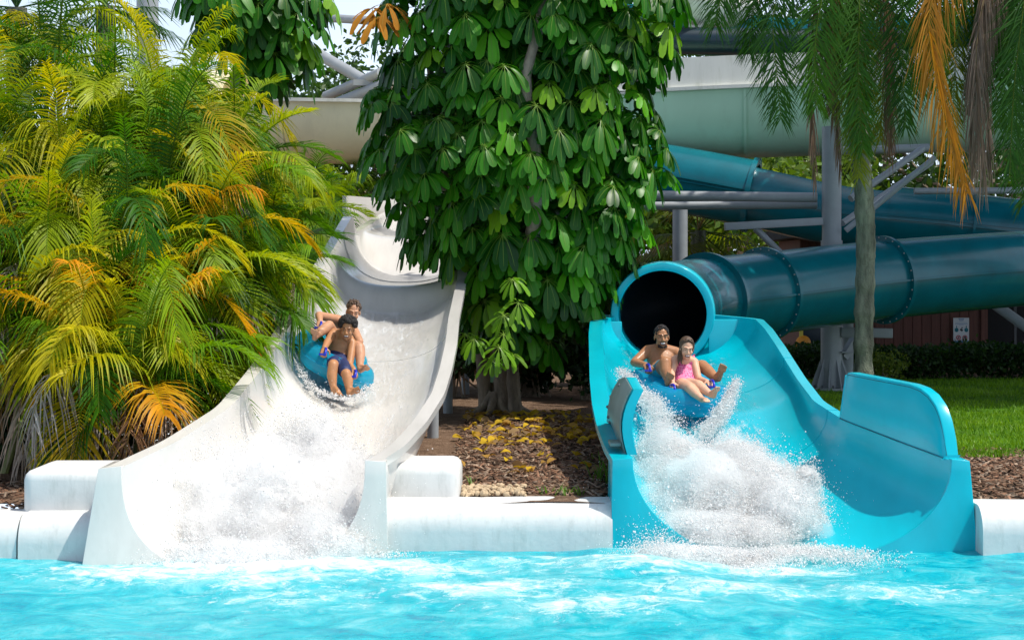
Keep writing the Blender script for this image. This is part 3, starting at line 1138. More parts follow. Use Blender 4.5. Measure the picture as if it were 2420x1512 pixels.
for fx, mm in ((0.32, sgr), (0.73, sgk)):
    o = MB()
    o.tube([on_sign(fx, 0.8) + Vector((math.cos(a) * SW * 0.135, 0, math.sin(a) * SW * 0.135)) for a in [k / 24 * 6.2832 for k in range(25)]], SW * 0.022, 6)
    rg = o.build('prohibition_ring', sgr if fx < 0.5 else sgr, sg)
    MB().ball(on_sign(fx, 0.8, 0.011), (SW * 0.125, 0.003, SW * 0.125), 20, 6).build('disc', sgp, rg)
    o = MB()
    if fx < 0.5:
        o.box(on_sign(fx, 0.8, 0.016), (SW * 0.04, 0.004, SW * 0.2), m=Matrix.Rotation(RAD(30), 4, 'Y'))
    else:
        o.box(on_sign(fx, 0.79, 0.016), (SW * 0.13, 0.004, SW * 0.13), m=Matrix.Rotation(RAD(45), 4, 'Y'))
    o.build('symbol', sgk, rg)

# bright things stored left of the building
ys = thing('storage_rack', P(1915, 800, 36), 'small rack with a yellow post, orange float and turquoise base, left of the brown building', 'rack')
MB().box(P(1893, 800, 36), (0.07, 0.07, 0.7)).build('post', paint('yellow paint', (0.75, 0.6, 0.08), 0.5), ys)
MB().ball(P(1898, 812, 36), (0.16, 0.12, 0.17), 14, 10).build('float', paint('orange plastic', (0.85, 0.32, 0.02), 0.5), ys)
MB().box(P(1925, 822, 36), (0.36, 0.3, 0.1)).build('tray', M['blue'], ys, bevel=0.02)
MB().box(P(1918, 790, 36.4), (0.42, 0.2, 0.55)).build('cabinet', M['navy'], ys, bevel=0.02)


# ------------------------------------------------------------------ vegetation: leaf builders
def arc(head, az, el, length, g_, n=14, wob=0.0):
    p = Vector(head)
    d = Vector((math.cos(az) * math.cos(el), math.sin(az) * math.cos(el), math.sin(el)))
    st = length / (n - 1)
    pts = [p.copy()]
    for k in range(n - 1):
        p = p + d * st
        d = d + Vector((wob * math.sin(k * 0.7), wob * math.cos(k * 0.9), -g_ * st * (0.4 + 1.2 * k / n)))
        d.normalize()
        pts.append(p.copy())
    return pts


def frond(L, pts, n, ll, w, c0, c1, sweep=(0.55, 1.15), lift=0.25, droop=0.45, t0=0.12, side_ref=(0, 0, 1), rr=0.014, jit=0.12, crv=None, taper=0.6):
    a = np.array([tuple(p) for p in pts])
    N = len(a)
    t = np.linspace(t0, 1.0, n)
    s = np.linspace(0, 1, N)
    C = np.stack([np.interp(t, s, a[:, k]) for k in range(3)], 1)
    T = np.gradient(a, axis=0)
    T = nrm(np.stack([np.interp(t, s, T[:, k]) for k in range(3)], 1))
    S = nrm(np.cross(T, np.array(side_ref, float)))
    Nn = np.cross(S, T)
    Nn *= np.where((Nn[:, 2:3] < 0) & (abs(np.array(side_ref)[2]) > 0.5), -1, 1)
    prof = np.sin(np.pi * (0.16 + 0.76 * t)) ** taper
    q = np.array([0.0, 0.3, 0.65, 1.0])
    hw = np.array([0.55, 1.0, 0.75, 0.0])
    for side in (-1, 1):
        sw = sweep[0] + (sweep[1] - sweep[0]) * t + rng.normal(0, jit, n)
        lf = lift + rng.normal(0, jit * 0.8, n)
        d = nrm(side * S * np.cos(sw)[:, None] + T * np.sin(sw)[:, None] + Nn * lf[:, None])
        ln = ll * prof * rng.uniform(0.85, 1.1, n)
        dr = droop * rng.uniform(0.6, 1.4, n)
        X = C[:, None, :] + d[:, None, :] * (ln[:, None] * q)[:, :, None] + np.array([0, 0, -1.0]) * ((dr * ln)[:, None] * q ** 2)[:, :, None]
        Wv = nrm(T - d * np.sum(T * d, 1, keepdims=True))
        off = Wv[:, None, :] * (w * hw)[None, :, None]
        A, B = X - off, X + off
        V = np.concatenate([A[:, :3], B[:, :3], X[:, 3:4]], 1)       # 7 verts
        b = np.arange(n)[:, None] * 7
        Q = np.concatenate([b + np.array([0, 3, 4, 1]), b + np.array([1, 4, 5, 2])])
        Tr = b + np.array([2, 5, 6])
        tc = np.clip(t + rng.normal(0, 0.12, n), 0, 1)[:, None]
        col = np.array(c0) * (1 - tc) + np.array(c1) * tc
        col = col * rng.uniform(0.75, 1.2, (n, 1))
        L.add(V.reshape(-1, 3), Q, Tr, np.repeat(col, 7, 0))
    L.tube(pts, [rr * (1 - 0.75 * k / N) for k in range(N)], np.array(c0) * 0.9 + np.array((0.06, 0.06, 0.0)), 4)


GREEN = [((0.05, 0.16, 0.002), (0.13, 0.26, 0.002)), ((0.085, 0.2, 0.002), (0.22, 0.33, 0.003)), ((0.015, 0.075, 0.003), (0.035, 0.13, 0.003)), ((0.022, 0.1, 0.003), (0.07, 0.19, 0.003))]
YELLOW = [((0.14, 0.26, 0.003), (0.33, 0.38, 0.004)), ((0.22, 0.3, 0.003), (0.46, 0.4, 0.004)), ((0.1, 0.22, 0.003), (0.27, 0.34, 0.004))]
ORANGE = [((0.2, 0.27, 0.004), (0.55, 0.33, 0.005)), ((0.38, 0.31, 0.004), (0.62, 0.27, 0.006)), ((0.14, 0.23, 0.004), (0.5, 0.29, 0.006))]
DEAD = [((0.26, 0.17, 0.1), (0.4, 0.33, 0.27)), ((0.3, 0.25, 0.2), (0.46, 0.42, 0.38)), ((0.16, 0.08, 0.04), (0.28, 0.17, 0.09))]


def pick(l):
    return l[int(rng.integers(len(l)))]


def areca(head, lab, nf=16, ln=1.7, mix=(0.5, 0.35, 0.15), nd=2, fwd=0.0, ll=0.42, stems=3, base_xy=None):
    head = Vector(head)
    bx, by = base_xy if base_xy else (head.x + rng.uniform(-0.3, 0.3), head.y + 0.5)
    base = Vector((bx, by, ZG - 0.05))
    t = thing('areca_palm', base, lab, 'palm', 'areca palms crowding beside the white slide')
    L = Leaves()
    ga = rng.uniform(0, 6.28)
    D_ = Leaves()
    for k in range(nf):
        f = k / max(1, nf - 1)
        az = ga + k * 2.39996 + rng.normal(0, 0.2)
        # outer ring leans towards the open side of the clump
        el = RAD(78 - 85 * f + rng.normal(0, 8))
        r = rng.uniform()
        pm = mix[0] - 0.05 * f, mix[1], mix[2] * (0.15 + 0.75 * f)
        c = pick(GREEN) if r < pm[0] else (pick(YELLOW) if r < pm[0] + pm[1] else pick(ORANGE))
        l_ = ln * rng.uniform(0.8, 1.15)
        pts = arc(head + Vector((rng.normal(0, 0.08), rng.normal(0, 0.08), -0.25 * f)), az, el, l_, rng.uniform(1.0, 2.3), wob=0.02)
        frond(L, pts, 42, ll * rng.uniform(1.0, 1.35), 0.0105, *c, sweep=(0.3, 0.95), lift=rng.uniform(0.2, 0.7), droop=rng.uniform(0.45, 1.0), jit=0.06)
    L.build('crown', M['palm'], t)
    if nd:
        for k in range(nd):
            az = -1.57 + rng.uniform(-1.2, 1.2)
            pts = arc(head + Vector((0, -0.1, -0.35)), az, RAD(rng.uniform(-10, 25)), ln * rng.uniform(0.6, 0.95), rng.uniform(2.0, 3.2), wob=0.05)
            frond(D_, pts, 26, ll * 0.8, 0.009, *pick(DEAD), lift=-0.2, droop=1.2, jit=0.3)
        D_.build('dead_fronds', M['deadleaf'], t)
    s = MB()
    for k in range(stems):
        b2 = base + Vector((rng.normal(0, 0.16), rng.normal(0, 0.16), 0))
        h2 = head + Vector((rng.normal(0, 0.1), rng.normal(0, 0.1), -0.1 - 0.2 * k))
        mid = b2.lerp(h2, 0.5) + Vector((rng.normal(0, 0.1), 0.1, 0))
        s.tube(spline([b2, mid, h2], 10), [0.045 - 0.0015 * q for q in range(10)], 8)
    s.build('trunk', M['stem'], t)
    return t


# crown heads of the left palm thicket: picture column, row, distance, length, colour mix (green, yellow, orange), dead fronds, label
PALMS = [
    (60, 150, 22.5, 2.0, (0.85, 0.15, 0.0), 0, 'tall dark green areca palm at the far upper left corner'),
    (110, 140, 21.5, 1.9, (0.7, 0.3, 0.0), 0, 'tallest areca palm, upright fronds against the sky left of the pale column'),
    (290, 320, 20.8, 1.5, (0.5, 0.45, 0.05), 1, 'tall areca palm in front of the pale grey column'),
    (460, 290, 21.5, 1.45, (0.45, 0.55, 0.0), 1, 'yellow-green areca palm below the dark umbrella tree'),
    (30, 330, 19.8, 1.7, (0.5, 0.42, 0.08), 1, 'areca palm with orange fronds at the left edge, upper half'),
    (250, 360, 19.8, 1.7, (0.5, 0.42, 0.08), 1, 'areca palm with golden drooping tips in the upper middle of the thicket'),
    (410, 290, 20.3, 1.75, (0.3, 0.65, 0.05), 1, 'areca palm reaching bright yellow fronds across the cream slide'),
    (390, 450, 19.0, 1.7, (0.6, 0.3, 0.1), 1, 'areca palm in the very middle of the thicket'),
    (525, 490, 20.2, 1.25, (0.6, 0.35, 0.05), 1, 'bushy green areca palm on the right flank, under the cream slide'),
    (110, 560, 18.3, 1.6, (0.45, 0.37, 0.18), 4, 'areca palm with pale dead fronds at the left, middle height'),
    (300, 620, 18.0, 1.6, (0.35, 0.4, 0.25), 3, 'areca palm with orange centre fronds, middle of the thicket front'),
    (500, 610, 19.0, 1.35, (0.6, 0.35, 0.05), 1, 'areca palm leaning over the rim of the white slide'),
    (570, 690, 19.8, 0.85, (0.6, 0.35, 0.05), 0, 'areca palm whose yellow frond tips brush the raft of the two boys'),
    (40, 790, 17.4, 1.4, (0.5, 0.42, 0.08), 3, 'low areca palm with long grey dead fronds at the left edge'),
    (220, 800, 17.2, 1.4, (0.38, 0.4, 0.22), 4, 'low areca palm with bright orange feather fronds, second from the left edge'),
    (370, 800, 17.7, 1.2, (0.35, 0.45, 0.2), 3, 'low yellow-green areca palm just above the white slide wall'),
    (480, 800, 18.3, 1.0, (0.6, 0.3, 0.1), 1, 'low dark areca palm tucked against the curve of the white slide'),
    (640, 590, 20.8, 0.85, (0.55, 0.42, 0.03), 1, 'areca palm on the outermost right flank of the thicket, above the boys'),
    (560, 370, 20.6, 1.3, (0.35, 0.62, 0.03), 1, 'bright yellow-green areca palm on the right shoulder of the thicket'),
    (170, 460, 19.4, 1.6, (0.6, 0.3, 0.1), 2, 'deep green areca palm in the left middle, behind the pale dead fronds'),
    (420, 640, 18.6, 1.4, (0.5, 0.4, 0.1), 2, 'areca palm right of the one with orange centre fronds'),
    (130, 700, 17.8, 1.4, (0.45, 0.35, 0.2), 3, 'areca palm above the low orange-fronded one'),
    (330, 870, 17.0, 1.1, (0.42, 0.43, 0.15), 3, 'lowest areca palm, drooping right behind the rim of the white slide'),
]
for (u, v, d, ln, mx, nd, lab) in PALMS:
    hd = P(u, v, d)
    areca(hd, lab, nf=17, ln=ln, mix=mx, nd=nd, base_xy=(min(hd.x, -3.0), max(hd.y + 0.4, 16.6)))
# deep green palms behind the white slide
for (u, v, d, ln, lab) in [(725, 500, 29.5, 1.2, 'dark areca palm behind the upper bend of the white slide'), (800, 490, 34.5, 1.1, 'areca palm peeping over the far turn of the white slide'),
                           (870, 445, 38.0, 1.2, 'bright areca palm beyond the white slide, left of the broad-leaved tree'), (655, 520, 27.5, 1.3, 'shaded areca palm between the thicket and the cream slide')]:
    hd = P(u, v, d)
    areca(hd, lab, nf=18, ln=ln, mix=(0.9, 0.1, 0), nd=0, base_xy=(hd.x - 0.2, hd.y + 0.3))


# ------------------------------------------------------------------ umbrella trees (broad compound leaves)
def rosette(L, hub, axis, k, ln, w, col, mid):
    A = np.array(axis) / np.linalg.norm(axis)
    r = np.array([0.3, -0.8, 0.5])
    E1 = nrm(np.cross(A, r))
    E2 = np.cross(A, E1)
    ph = np.arange(k) / k * 6.2832 + rng.uniform(0, 6.28) + rng.normal(0, 0.12, k)
    dl = rng.uniform(0.3, 0.75, k)
    E = np.cos(ph)[:, None] * E1 + np.sin(ph)[:, None] * E2
    d = nrm(E * np.cos(dl)[:, None] - A * np.sin(dl)[:, None] * 0.45 + np.array([0, 0, -0.12]))
    l = ln * rng.uniform(0.75, 1.1, k)
    st = np.array(hub) + d * (l * 0.34)[:, None]
    q = np.array([0.0, 0.14, 0.38, 0.66, 0.88, 1.0])
    hw = np.array([0.1, 0.45, 0.82, 1.0, 0.9, 0.42]) * w
    dro = rng.uniform(0.35, 0.75, k)
    X = st[:, None, :] + d[:, None, :] * (l[:, None] * q)[:, :, None] + np.array([0, 0, -1.0]) * ((dro * l)[:, None] * q ** 2)[:, :, None]
    tn = nrm(np.gradient(X, axis=1))
    up = A + np.array([0, 0, 0.6])
    Wv = nrm(np.cross(tn, up / np.linalg.norm(up)))
    nn = np.cross(Wv, tn)
    fold = rng.uniform(0.1, 0.35, k)[:, None, None]
    wav = 1 + 0.1 * rng.normal(0, 1, (k, 6, 1))
    A_ = X - Wv * hw[None, :, None] * wav + nn * hw[None, :, None] * fold * 0.6
    B_ = X + Wv * hw[None, :, None] * wav + nn * hw[None, :, None] * fold * 0.6
    V = np.stack([A_, X, B_], 2).reshape(k, 18, 3)
    qd = []
    for i in range(5):
        a = i * 3
        qd += [(a, a + 1, a + 4, a + 3), (a + 1, a + 2, a + 5, a + 4)]
    b = np.arange(k)[:, None] * 18
    Q = np.concatenate([b + np.array(x) for x in qd])
    cc = np.array(col) * rng.uniform(0.75, 1.3, (k, 1))
    L.add(V.reshape(-1, 3), Q, None, np.repeat(cc, 18, 0))
    # midrib and stalk as a thin pale strip from the hub
    hubs = np.repeat(np.array(hub)[None, None, :], k, 0)
    Y = np.concatenate([hubs, X[:, :5] + nn[:, :5] * 0.004], 1)
    W2 = np.concatenate([Wv[:, :1], Wv[:, :5]], 1) * np.array([0.004, 0.0042, 0.004, 0.0038, 0.003, 0.0015])[None, :, None]
    V2 = np.stack([Y - W2, Y + W2], 2).reshape(k, 12, 3)
    b = np.arange(k)[:, None] * 12
    Q2 = np.concatenate([b + np.array((i * 2, i * 2 + 1, i * 2 + 3, i * 2 + 2)) for i in range(5)])
    L.add(V2.reshape(-1, 3), Q2, None, np.array(mid))


def umbrella_crown(L, outline, yc, depth_k, n, vrange, ln=0.27, w=0.043, dcam=None, bright=0.12, inner=0.28, gap=0.3):
    vs = [o[0] for o in outline]
    got = []
    tries = 0
    while len(got) < n and tries < n * 40:
        tries += 1
        i = tries
        v = rng.uniform(*vrange)
        uL, uR = np.interp(v, vs, [o[1] for o in outline]), np.interp(v, vs, [o[2] for o in outline])
        k = yc / F
        xc, a = ((uL + uR) / 2 - CX) * k, (uR - uL) / 2 * k
        th = rng.uniform(0, 6.28)
        if rng.uniform() < 0.72:
            th = rng.uniform(math.pi, 2 * math.pi)
        isin = rng.uniform() < inner
        r = rng.uniform(0.3, 0.72) if isin else rng.uniform(0.8, 1.02)
        x = xc + (a - 0.18) * r * math.cos(th)
        y = yc + a * depth_k * r * math.sin(th)
        z = H - (v - CV) * k
        o = Vector((math.cos(th), math.sin(th), 0))
        hub = Vector((x, y, z + rng.normal(0, 0.03)))
        gg = gap * (0.8 if isin else 1)
        if any(abs(p_[2] - hub.z) < gg * 0.75 and (p_[0] - x) ** 2 + (p_[1] - y) ** 2 + ((p_[2] - hub.z) * 1.3) ** 2 < gg * gg for p_ in got):
            continue
        got.append((hub.x, hub.y, hub.z))
        ax = o * rng.uniform(0.4, 0.9) + Vector((rng.normal(0, 0.12), rng.normal(0, 0.12), 0.65))
        rr = rng.uniform()
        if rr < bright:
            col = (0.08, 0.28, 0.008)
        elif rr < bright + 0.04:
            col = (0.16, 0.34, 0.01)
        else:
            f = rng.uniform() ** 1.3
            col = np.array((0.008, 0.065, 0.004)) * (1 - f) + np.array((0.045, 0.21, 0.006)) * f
        s = rng.uniform(0.8, 1.15)
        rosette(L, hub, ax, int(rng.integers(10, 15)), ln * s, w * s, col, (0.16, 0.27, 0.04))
        # petiole back to the wood
        inn = Vector((xc + (x - xc) * 0.45, yc + (y - yc) * 0.45, z - rng.uniform(-0.05, 0.25)))
        L.tube([inn, inn.lerp(hub, 0.6) + Vector((0, 0, 0.05)), hub], 0.0055, (0.1, 0.14, 0.03), 4)


UT = thing('umbrella_tree', P(1185, 962, 25), 'big glossy broad-leaved umbrella tree standing between the two slides', 'tree')
L = Leaves()
OUT = [(-420, 1010, 1500), (-200, 930, 1590), (0, 885, 1650), (60, 870, 1640), (130, 890, 1615), (200, 850, 1590), (260, 830, 1575), (330, 810, 1610), (390, 830, 1610), (440, 860, 1590), (500, 890, 1560), (570, 940, 1540), (620, 1010, 1520), (670, 1030, 1500), (720, 1040, 1440), (770, 1075, 1400), (820, 1110, 1370)]
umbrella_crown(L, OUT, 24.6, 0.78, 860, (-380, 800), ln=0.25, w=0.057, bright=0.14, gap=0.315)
for (u, v, d, s) in [(1210, 660, 22.6, 0.8), (1225, 715, 22.6, 0.9), (1190, 745, 22.9, 0.9), (1120, 800, 23.2, 0.8), (1180, 820, 23.2, 0.9), (1160, 850, 23.2, 0.8), (1210, 840, 23.3, 0.7), (1100, 790, 23.4, 0.7), (1190, 790, 23.3, 0.75)]:
    rosette(L, P(u, v, d), (rng.normal(0, 0.2), -0.7, 0.7), 9, 0.22 * s, 0.038 * s, (0.14, 0.32, 0.012), (0.22, 0.36, 0.05))
L.build('crown', M['broad'], UT)
L = Leaves()
for (u, v, d) in [(895, 40, 23.6), (880, 20, 23.8), (915, 10, 23.7)]:
    rosette(L, P(u, v, d), (0.1, -0.4, 0.8), 7, 0.26, 0.05, (0.42, 0.17, 0.015), (0.4, 0.25, 0.05))
L.build('withered_leaves', M['deadleaf'], UT)
tk = MB()
gz = P(0, 965, 25.6).z
for pts, r0, r1 in [([P(1150, 975, 25.3), P(1140, 850, 25.3), P(1128, 740, 25.3), P(1110, 500, 25.3)], 0.11, 0.07), ([P(1195, 970, 25.2), P(1190, 850, 25.2), P(1180, 720, 25.2), P(1200, 500, 25.0)], 0.17, 0.1),
                    ([P(1218, 975, 25.0), P(1212, 870, 25.0), P(1218, 740, 25.0), P(1240, 560, 24.6)], 0.1, 0.07), ([P(1170, 975, 25.5), P(1160, 880, 25.4), P(1205, 700, 25.3), P(1262, 520, 23.35), P(1258, 300, 23.25), P(1240, 210, 23.2), P(1275, 60, 23.2), P(1300, -200, 23.6)], 0.15, 0.045),
                    ([P(1215, 700, 25), P(1350, 480, 25), P(1400, 200, 25)], 0.09, 0.05), ([P(1150, 700, 25), P(1050, 420, 25), P(1010, 100, 25)], 0.09, 0.05)]:
    pp = spline(pts, 26)
    tk.tube(pp, [r0 + (r1 - r0) * k / 25 + 0.006 * math.sin(k * 1.9) for k in range(26)], 14)
for k in range(9):
    a = k / 9 * 6.28
    b = P(1182, 950, 25.25)
    tk.tube(spline([b + Vector((0.1 * math.cos(a), 0.1 * math.sin(a), 0.12)), b + Vector((0.25 * math.cos(a), 0.22 * math.sin(a), -0.06)), b + Vector((0.55 * math.cos(a + 0.2), 0.45 * math.sin(a + 0.2), -0.2))], 8), [0.08, 0.075, 0.065, 0.055, 0.045, 0.04, 0.03, 0.02], 8)
tk.build('trunk', M['bark'], UT, smooth=60)

T2 = thing('umbrella_tree', P(560, 230, 33), 'smaller dark umbrella tree with twin thin trunks, behind the palms at the top left', 'tree')
L = Leaves()
umbrella_crown(L, [(-200, 440, 760), (0, 405, 815), (60, 420, 800), (130, 520, 775), (200, 590, 690), (240, 640, 680)], 33, 0.8, 130, (-180, 190), ln=0.36, w=0.078, bright=0.03, inner=0.3, gap=0.42)
L.build('crown', M['broad'], T2)
tk = MB()
for pts in ([P(548, 900, 33), P(550, 230, 33), P(560, 140, 33), P(600, -50, 33)], [P(552, 900, 33), P(556, 230, 33), P(585, 140, 33), P(680, 0, 33)]):
    tk.tube(spline(pts, 16), [0.11 - 0.004 * k for k in range(16)], 10)
tk.build('trunk', M['bark'], T2)

# ------------------------------------------------------------------ hanging fronds of the palms above the frame, right
def hang(L, pts, n, ll, w, c0, c1, **kw):
    frond(L, spline(pts, 20), n, ll, w, c0, c1, side_ref=kw.pop('side_ref', (0.2, 1, 0.1)), **kw)


DG = ((0.015, 0.065, 0.006), (0.03, 0.11, 0.008))
MG = ((0.025, 0.1, 0.008), (0.06, 0.17, 0.01))
YG = ((0.09, 0.16, 0.01), (0.2, 0.24, 0.015))
QP = thing('queen_palm', P(2040, 880, 25.5), 'feather palm with a lichen-grey trunk and long hanging fronds, right of the tube mouth', 'palm')
tk = MB()
tr = [P(2040, 985, 25.5), P(2040, 860, 25.5), P(2043, 700, 25.5), P(2046, 560, 25.5), P(2038, 420, 25.4), P(2028, 330, 25.3), P(2022, 150, 25.2), P(2020, -120, 25.1)]
pp = spline(tr, 40)
pp = spline(tr, 160)
b0 = len(tk.v)
tk.tube(pp, [0.135 + 0.02 * noise.noise(Vector((k * 0.18, 1, 2))) + (0.006 if k % 5 == 0 else 0) for k in range(160)], 28)
for i in range(b0, len(tk.v)):
    v_ = Vector(tk.v[i])
    tk.v[i] = tuple(v_ + Vector((1, 0.6, 0)) * 0.013 * noise.fractal(v_ * 7, 1, 2, 4))
tk.build('trunk', M['palmbark'], QP, smooth=60)
L = Leaves()
hd = P(2020, -150, 25.1)
kw = dict(lift=0.0, droop=0.5, jit=0.3, sweep=(0.4, 0.85), t0=0.18)
for pts, c, ll, n_ in [
    ([hd, P(1900, -120, 24.6), P(1830, 20, 24.4), P(1835, 170, 24.3), P(1845, 280, 24.3)], DG, 0.55, 110),
    ([hd, P(1820, -180, 24.8), P(1720, -60, 24.6), P(1690, 60, 24.5)], DG, 0.58, 110),
    ([hd, P(1960, -60, 24.5), P(1925, 120, 24.3), P(1930, 250, 24.3)], MG, 0.55, 110),
    ([hd, P(1880, -190, 25.6), P(1790, -30, 25.8), P(1770, 120, 25.8)], DG, 0.55, 100),
    ([hd, P(2030, 0, 24.6), P(2028, 200, 24.4), P(2040, 350, 24.4)], MG, 0.46, 110),
    ([hd, P(2010, 20, 24.7), P(2018, 180, 24.6), P(2030, 420, 24.5)], YG, 0.44, 110),
    ([hd, P(2120, -120, 24.5), P(2130, 100, 24.3), P(2140, 300, 24.3)], DG, 0.5, 110),
    ([hd, P(2160, -160, 24.3), P(2190, 20, 24.0), P(2170, 210, 24.0)], MG, 0.5, 110),
    ([hd, P(2080, -60, 25.6), P(2090, 150, 25.8), P(2080, 330, 25.8)], YG, 0.5, 100),
    ([hd, P(1700, -250, 25.2), P(1560, -180, 25.0), P(1500, -60, 24.8)], DG, 0.5, 50),
    ([hd, P(2100, -300, 26), P(2200, -260, 27), P(2300, -100, 27.5)], DG, 0.5, 50),
    ([hd, P(1980, -320, 27), P(1900, -300, 28.5), P(1820, -120, 29)], DG, 0.5, 50),
    ([hd, P(2030, -300, 23.5), P(2060, -260, 22.5), P(2080, -140, 22)], DG, 0.5, 50),
    ([hd, P(1980, -40, 26), P(1965, 120, 26.2), P(1970, 260, 26.2)], DG, 0.45, 100),
]:
    hang(L, pts, int(n_ * 1.35), ll, 0.0095, *c, **kw)
L.build('crown', M['palm'], QP)
L = Leaves()
BR = ((0.16, 0.085, 0.05), (0.24, 0.15, 0.1))
kd = dict(lift=0.0, droop=2.2, jit=0.25, sweep=(1.15, 1.4), t0=0.25)
for pts, ll in [([hd, P(1975, -30, 25), P(1960, 120, 25), P(1962, 210, 25)], 0.3), ([hd, P(1940, -60, 24.6), P(1920, 120, 24.5), P(1925, 420, 24.5)], 0.22), ([hd, P(1980, 0, 24.8), P(1975, 250, 24.7), P(1985, 400, 24.7)], 0.2), ([hd, P(2090, 0, 24.8), P(2100, 200, 24.7), P(2105, 340, 24.7)], 0.3)]:
    hang(L, pts, 60, ll, 0.009, *BR, **kd)
L.build('dead_fronds', M['deadleaf'], QP)

Q2 = thing('queen_palm', P(2560, 900, 27), 'feather palm outside the right edge, trailing an orange frond and brown dead fronds into view', 'palm')
hd = P(2440, -170, 26)
tk = MB().tube(spline([Vector((P(2600, 0, 27).x, 27, ZG)), P(2560, 500, 26.8), P(2440, -170, 26)], 20), 0.15, 16)
tk.tube(spline([P(2440, -120, 25.5), P(2390, 10, 25), P(2350, 90, 24.9), P(2335, 130, 24.9)], 12), [0.09 - 0.005 * k for k in range(12)], 10)
tk.build('trunk', M['bark'], Q2)
L = Leaves()
for pts, c, ll, n_ in [
    ([hd, P(2290, -130, 24.3), P(2200, 40, 24), P(2215, 200, 24)], MG, 0.5, 110),
    ([hd, P(2300, -80, 25), P(2260, 130, 25), P(2250, 330, 25)], YG, 0.44, 110),
    ([hd, P(2330, -40, 24.8), P(2330, 120, 24.6), P(2300, 250, 24.6)], DG, 0.5, 110),
    ([hd, P(2420, 0, 23.8), P(2395, 220, 23.6), P(2385, 420, 23.6)], DG, 0.5, 120),
    ([hd, P(2470, 30, 24), P(2440, 260, 24), P(2420, 480, 24)], DG, 0.55, 120),
    ([hd, P(2380, -60, 25), P(2345, 60, 25), P(2350, 180, 25)], DG, 0.5, 110),
    ([hd, P(2450, -20, 24.6), P(2410, 120, 24.4), P(2400, 300, 24.4)], MG, 0.5, 110),
    ([hd, P(2300, -100, 26.5), P(2230, 20, 26.6), P(2220, 150, 26.6)], DG, 0.5, 110),
    ([hd, P(2400, -20, 26), P(2370, 200, 26.4), P(2360, 300, 26.4)], MG, 0.45, 110),
    ([hd, P(2500, -200, 24), P(2560, 0, 23), P(2540, 200, 23)], DG, 0.5, 50),
    ([hd, P(2380, -280, 27), P(2300, -240, 28), P(2240, -60, 28.4)], DG, 0.5, 50),
]:
    hang(L, pts, int(n_ * 1.35), ll, 0.0095, *c, **kw)
L.build('crown', M['palm'], Q2)
L = Leaves()
OR = ((0.28, 0.13, 0.015), (0.5, 0.23, 0.02))
hang(L, [hd, P(2270, -130, 24), P(2195, 30, 23.7), P(2215, 200, 23.6), P(2250, 340, 23.6), P(2285, 455, 23.6)], 130, 0.46, 0.011, *OR, lift=0, droop=1.4, jit=0.25, sweep=(0.85, 1.05), t0=0.25)
L.build('orange_frond', M['palm'], Q2)
L = Leaves()
for pts, ll in [([hd, P(2340, -60, 24.4), P(2308, 100, 24.2), P(2318, 330, 24.2), P(2325, 430, 24.2)], 0.34), ([hd, P(2350, -40, 24.6), P(2300, 120, 24.5), P(2300, 400, 24.5)], 0.32), ([hd, P(2345, -60, 24.4), P(2330, 100, 24.4), P(2340, 380, 24.3)], 0.3)]:
    hang(L, pts, 90, ll, 0.009, (0.2, 0.13, 0.09), (0.32, 0.24, 0.19), **kd)
L.build('dead_fronds', M['deadleaf'], Q2)


# ------------------------------------------------------------------ small-leaved trees, shrubs and hedge
def cloud(L, centres, rad, per, size, cols, flat=0.8):
    for c in centres:
        r = rad * rng.uniform(0.7, 1.3)
        p = rng.normal(0, 1, (per, 3))
        p = nrm(p) * (rng.uniform(0, 1, (per, 1)) ** 0.45) * r
        p[:, 2] *= flat
        p += np.array(c)
        d = nrm(rng.normal(0, 1, (per, 3)) + np.array([0, 0, -0.15]))
        s = nrm(np.cross(d, rng.normal(0, 1, (per, 3))))
        ln = size * rng.uniform(0.6, 1.3, (per, 1))
        V = np.stack([p, p + d * ln * 0.5 + s * ln * 0.28, p + d * ln, p + d * ln * 0.5 - s * ln * 0.28], 1)
        f = np.clip(rng.normal(0.45, 0.28, (per, 1)), 0, 1)
        c_ = (1 - f) * np.array(cols[0]) + f * np.array(cols[1])
        b = np.arange(per)[:, None] * 4
        L.add(V.reshape(-1, 3), b + np.array([0, 1, 2, 3]), None, np.repeat(c_, 4, 0))


def leafy_tree(name, base, h, rx, rz, lab, cols, ncl=60, per=60, size=0.2, clr=None, group=None, trunk_r=0.2, cat='tree', seed=0):
    base = Vector(base)
    t = thing(name, base, lab, cat, group)
    L = Leaves()
    cc = []
    for k in range(ncl):
        d = nrm(rng.normal(0, 1, 3))
        r = rng.uniform(0.35, 1.0) ** 0.6
        cc.append((base.x + d[0] * rx * r, base.y + d[1] * rx * r * 0.9, base.z + h + d[2] * rz * r))
    cloud(L, cc, clr if clr else rx * 0.24, per, size, cols)
    L.build('crown', M['oak'], t)
    s = MB()
    c = base + Vector((0, 0, h))
    s.tube(spline([base, base + Vector((0.1, 0, h * 0.4)), c - Vector((0, 0, rz * 0.4))], 10), [trunk_r * (1.2 - 0.06 * k) for k in range(10)], 12)
    for k in range(0, ncl, max(1, ncl // 14)):
        q = Vector(cc[k])
        st = c - Vector((0, 0, rz * rng.uniform(0.3, 0.8)))
        s.tube(spline([st, st.lerp(q, 0.5) + Vector((0, 0, -0.1)), q], 6), [trunk_r * 0.4 * (1 - 0.14 * j) for j in range(6)], 6)
    s.build('trunk', M['bark'], t)
    return t


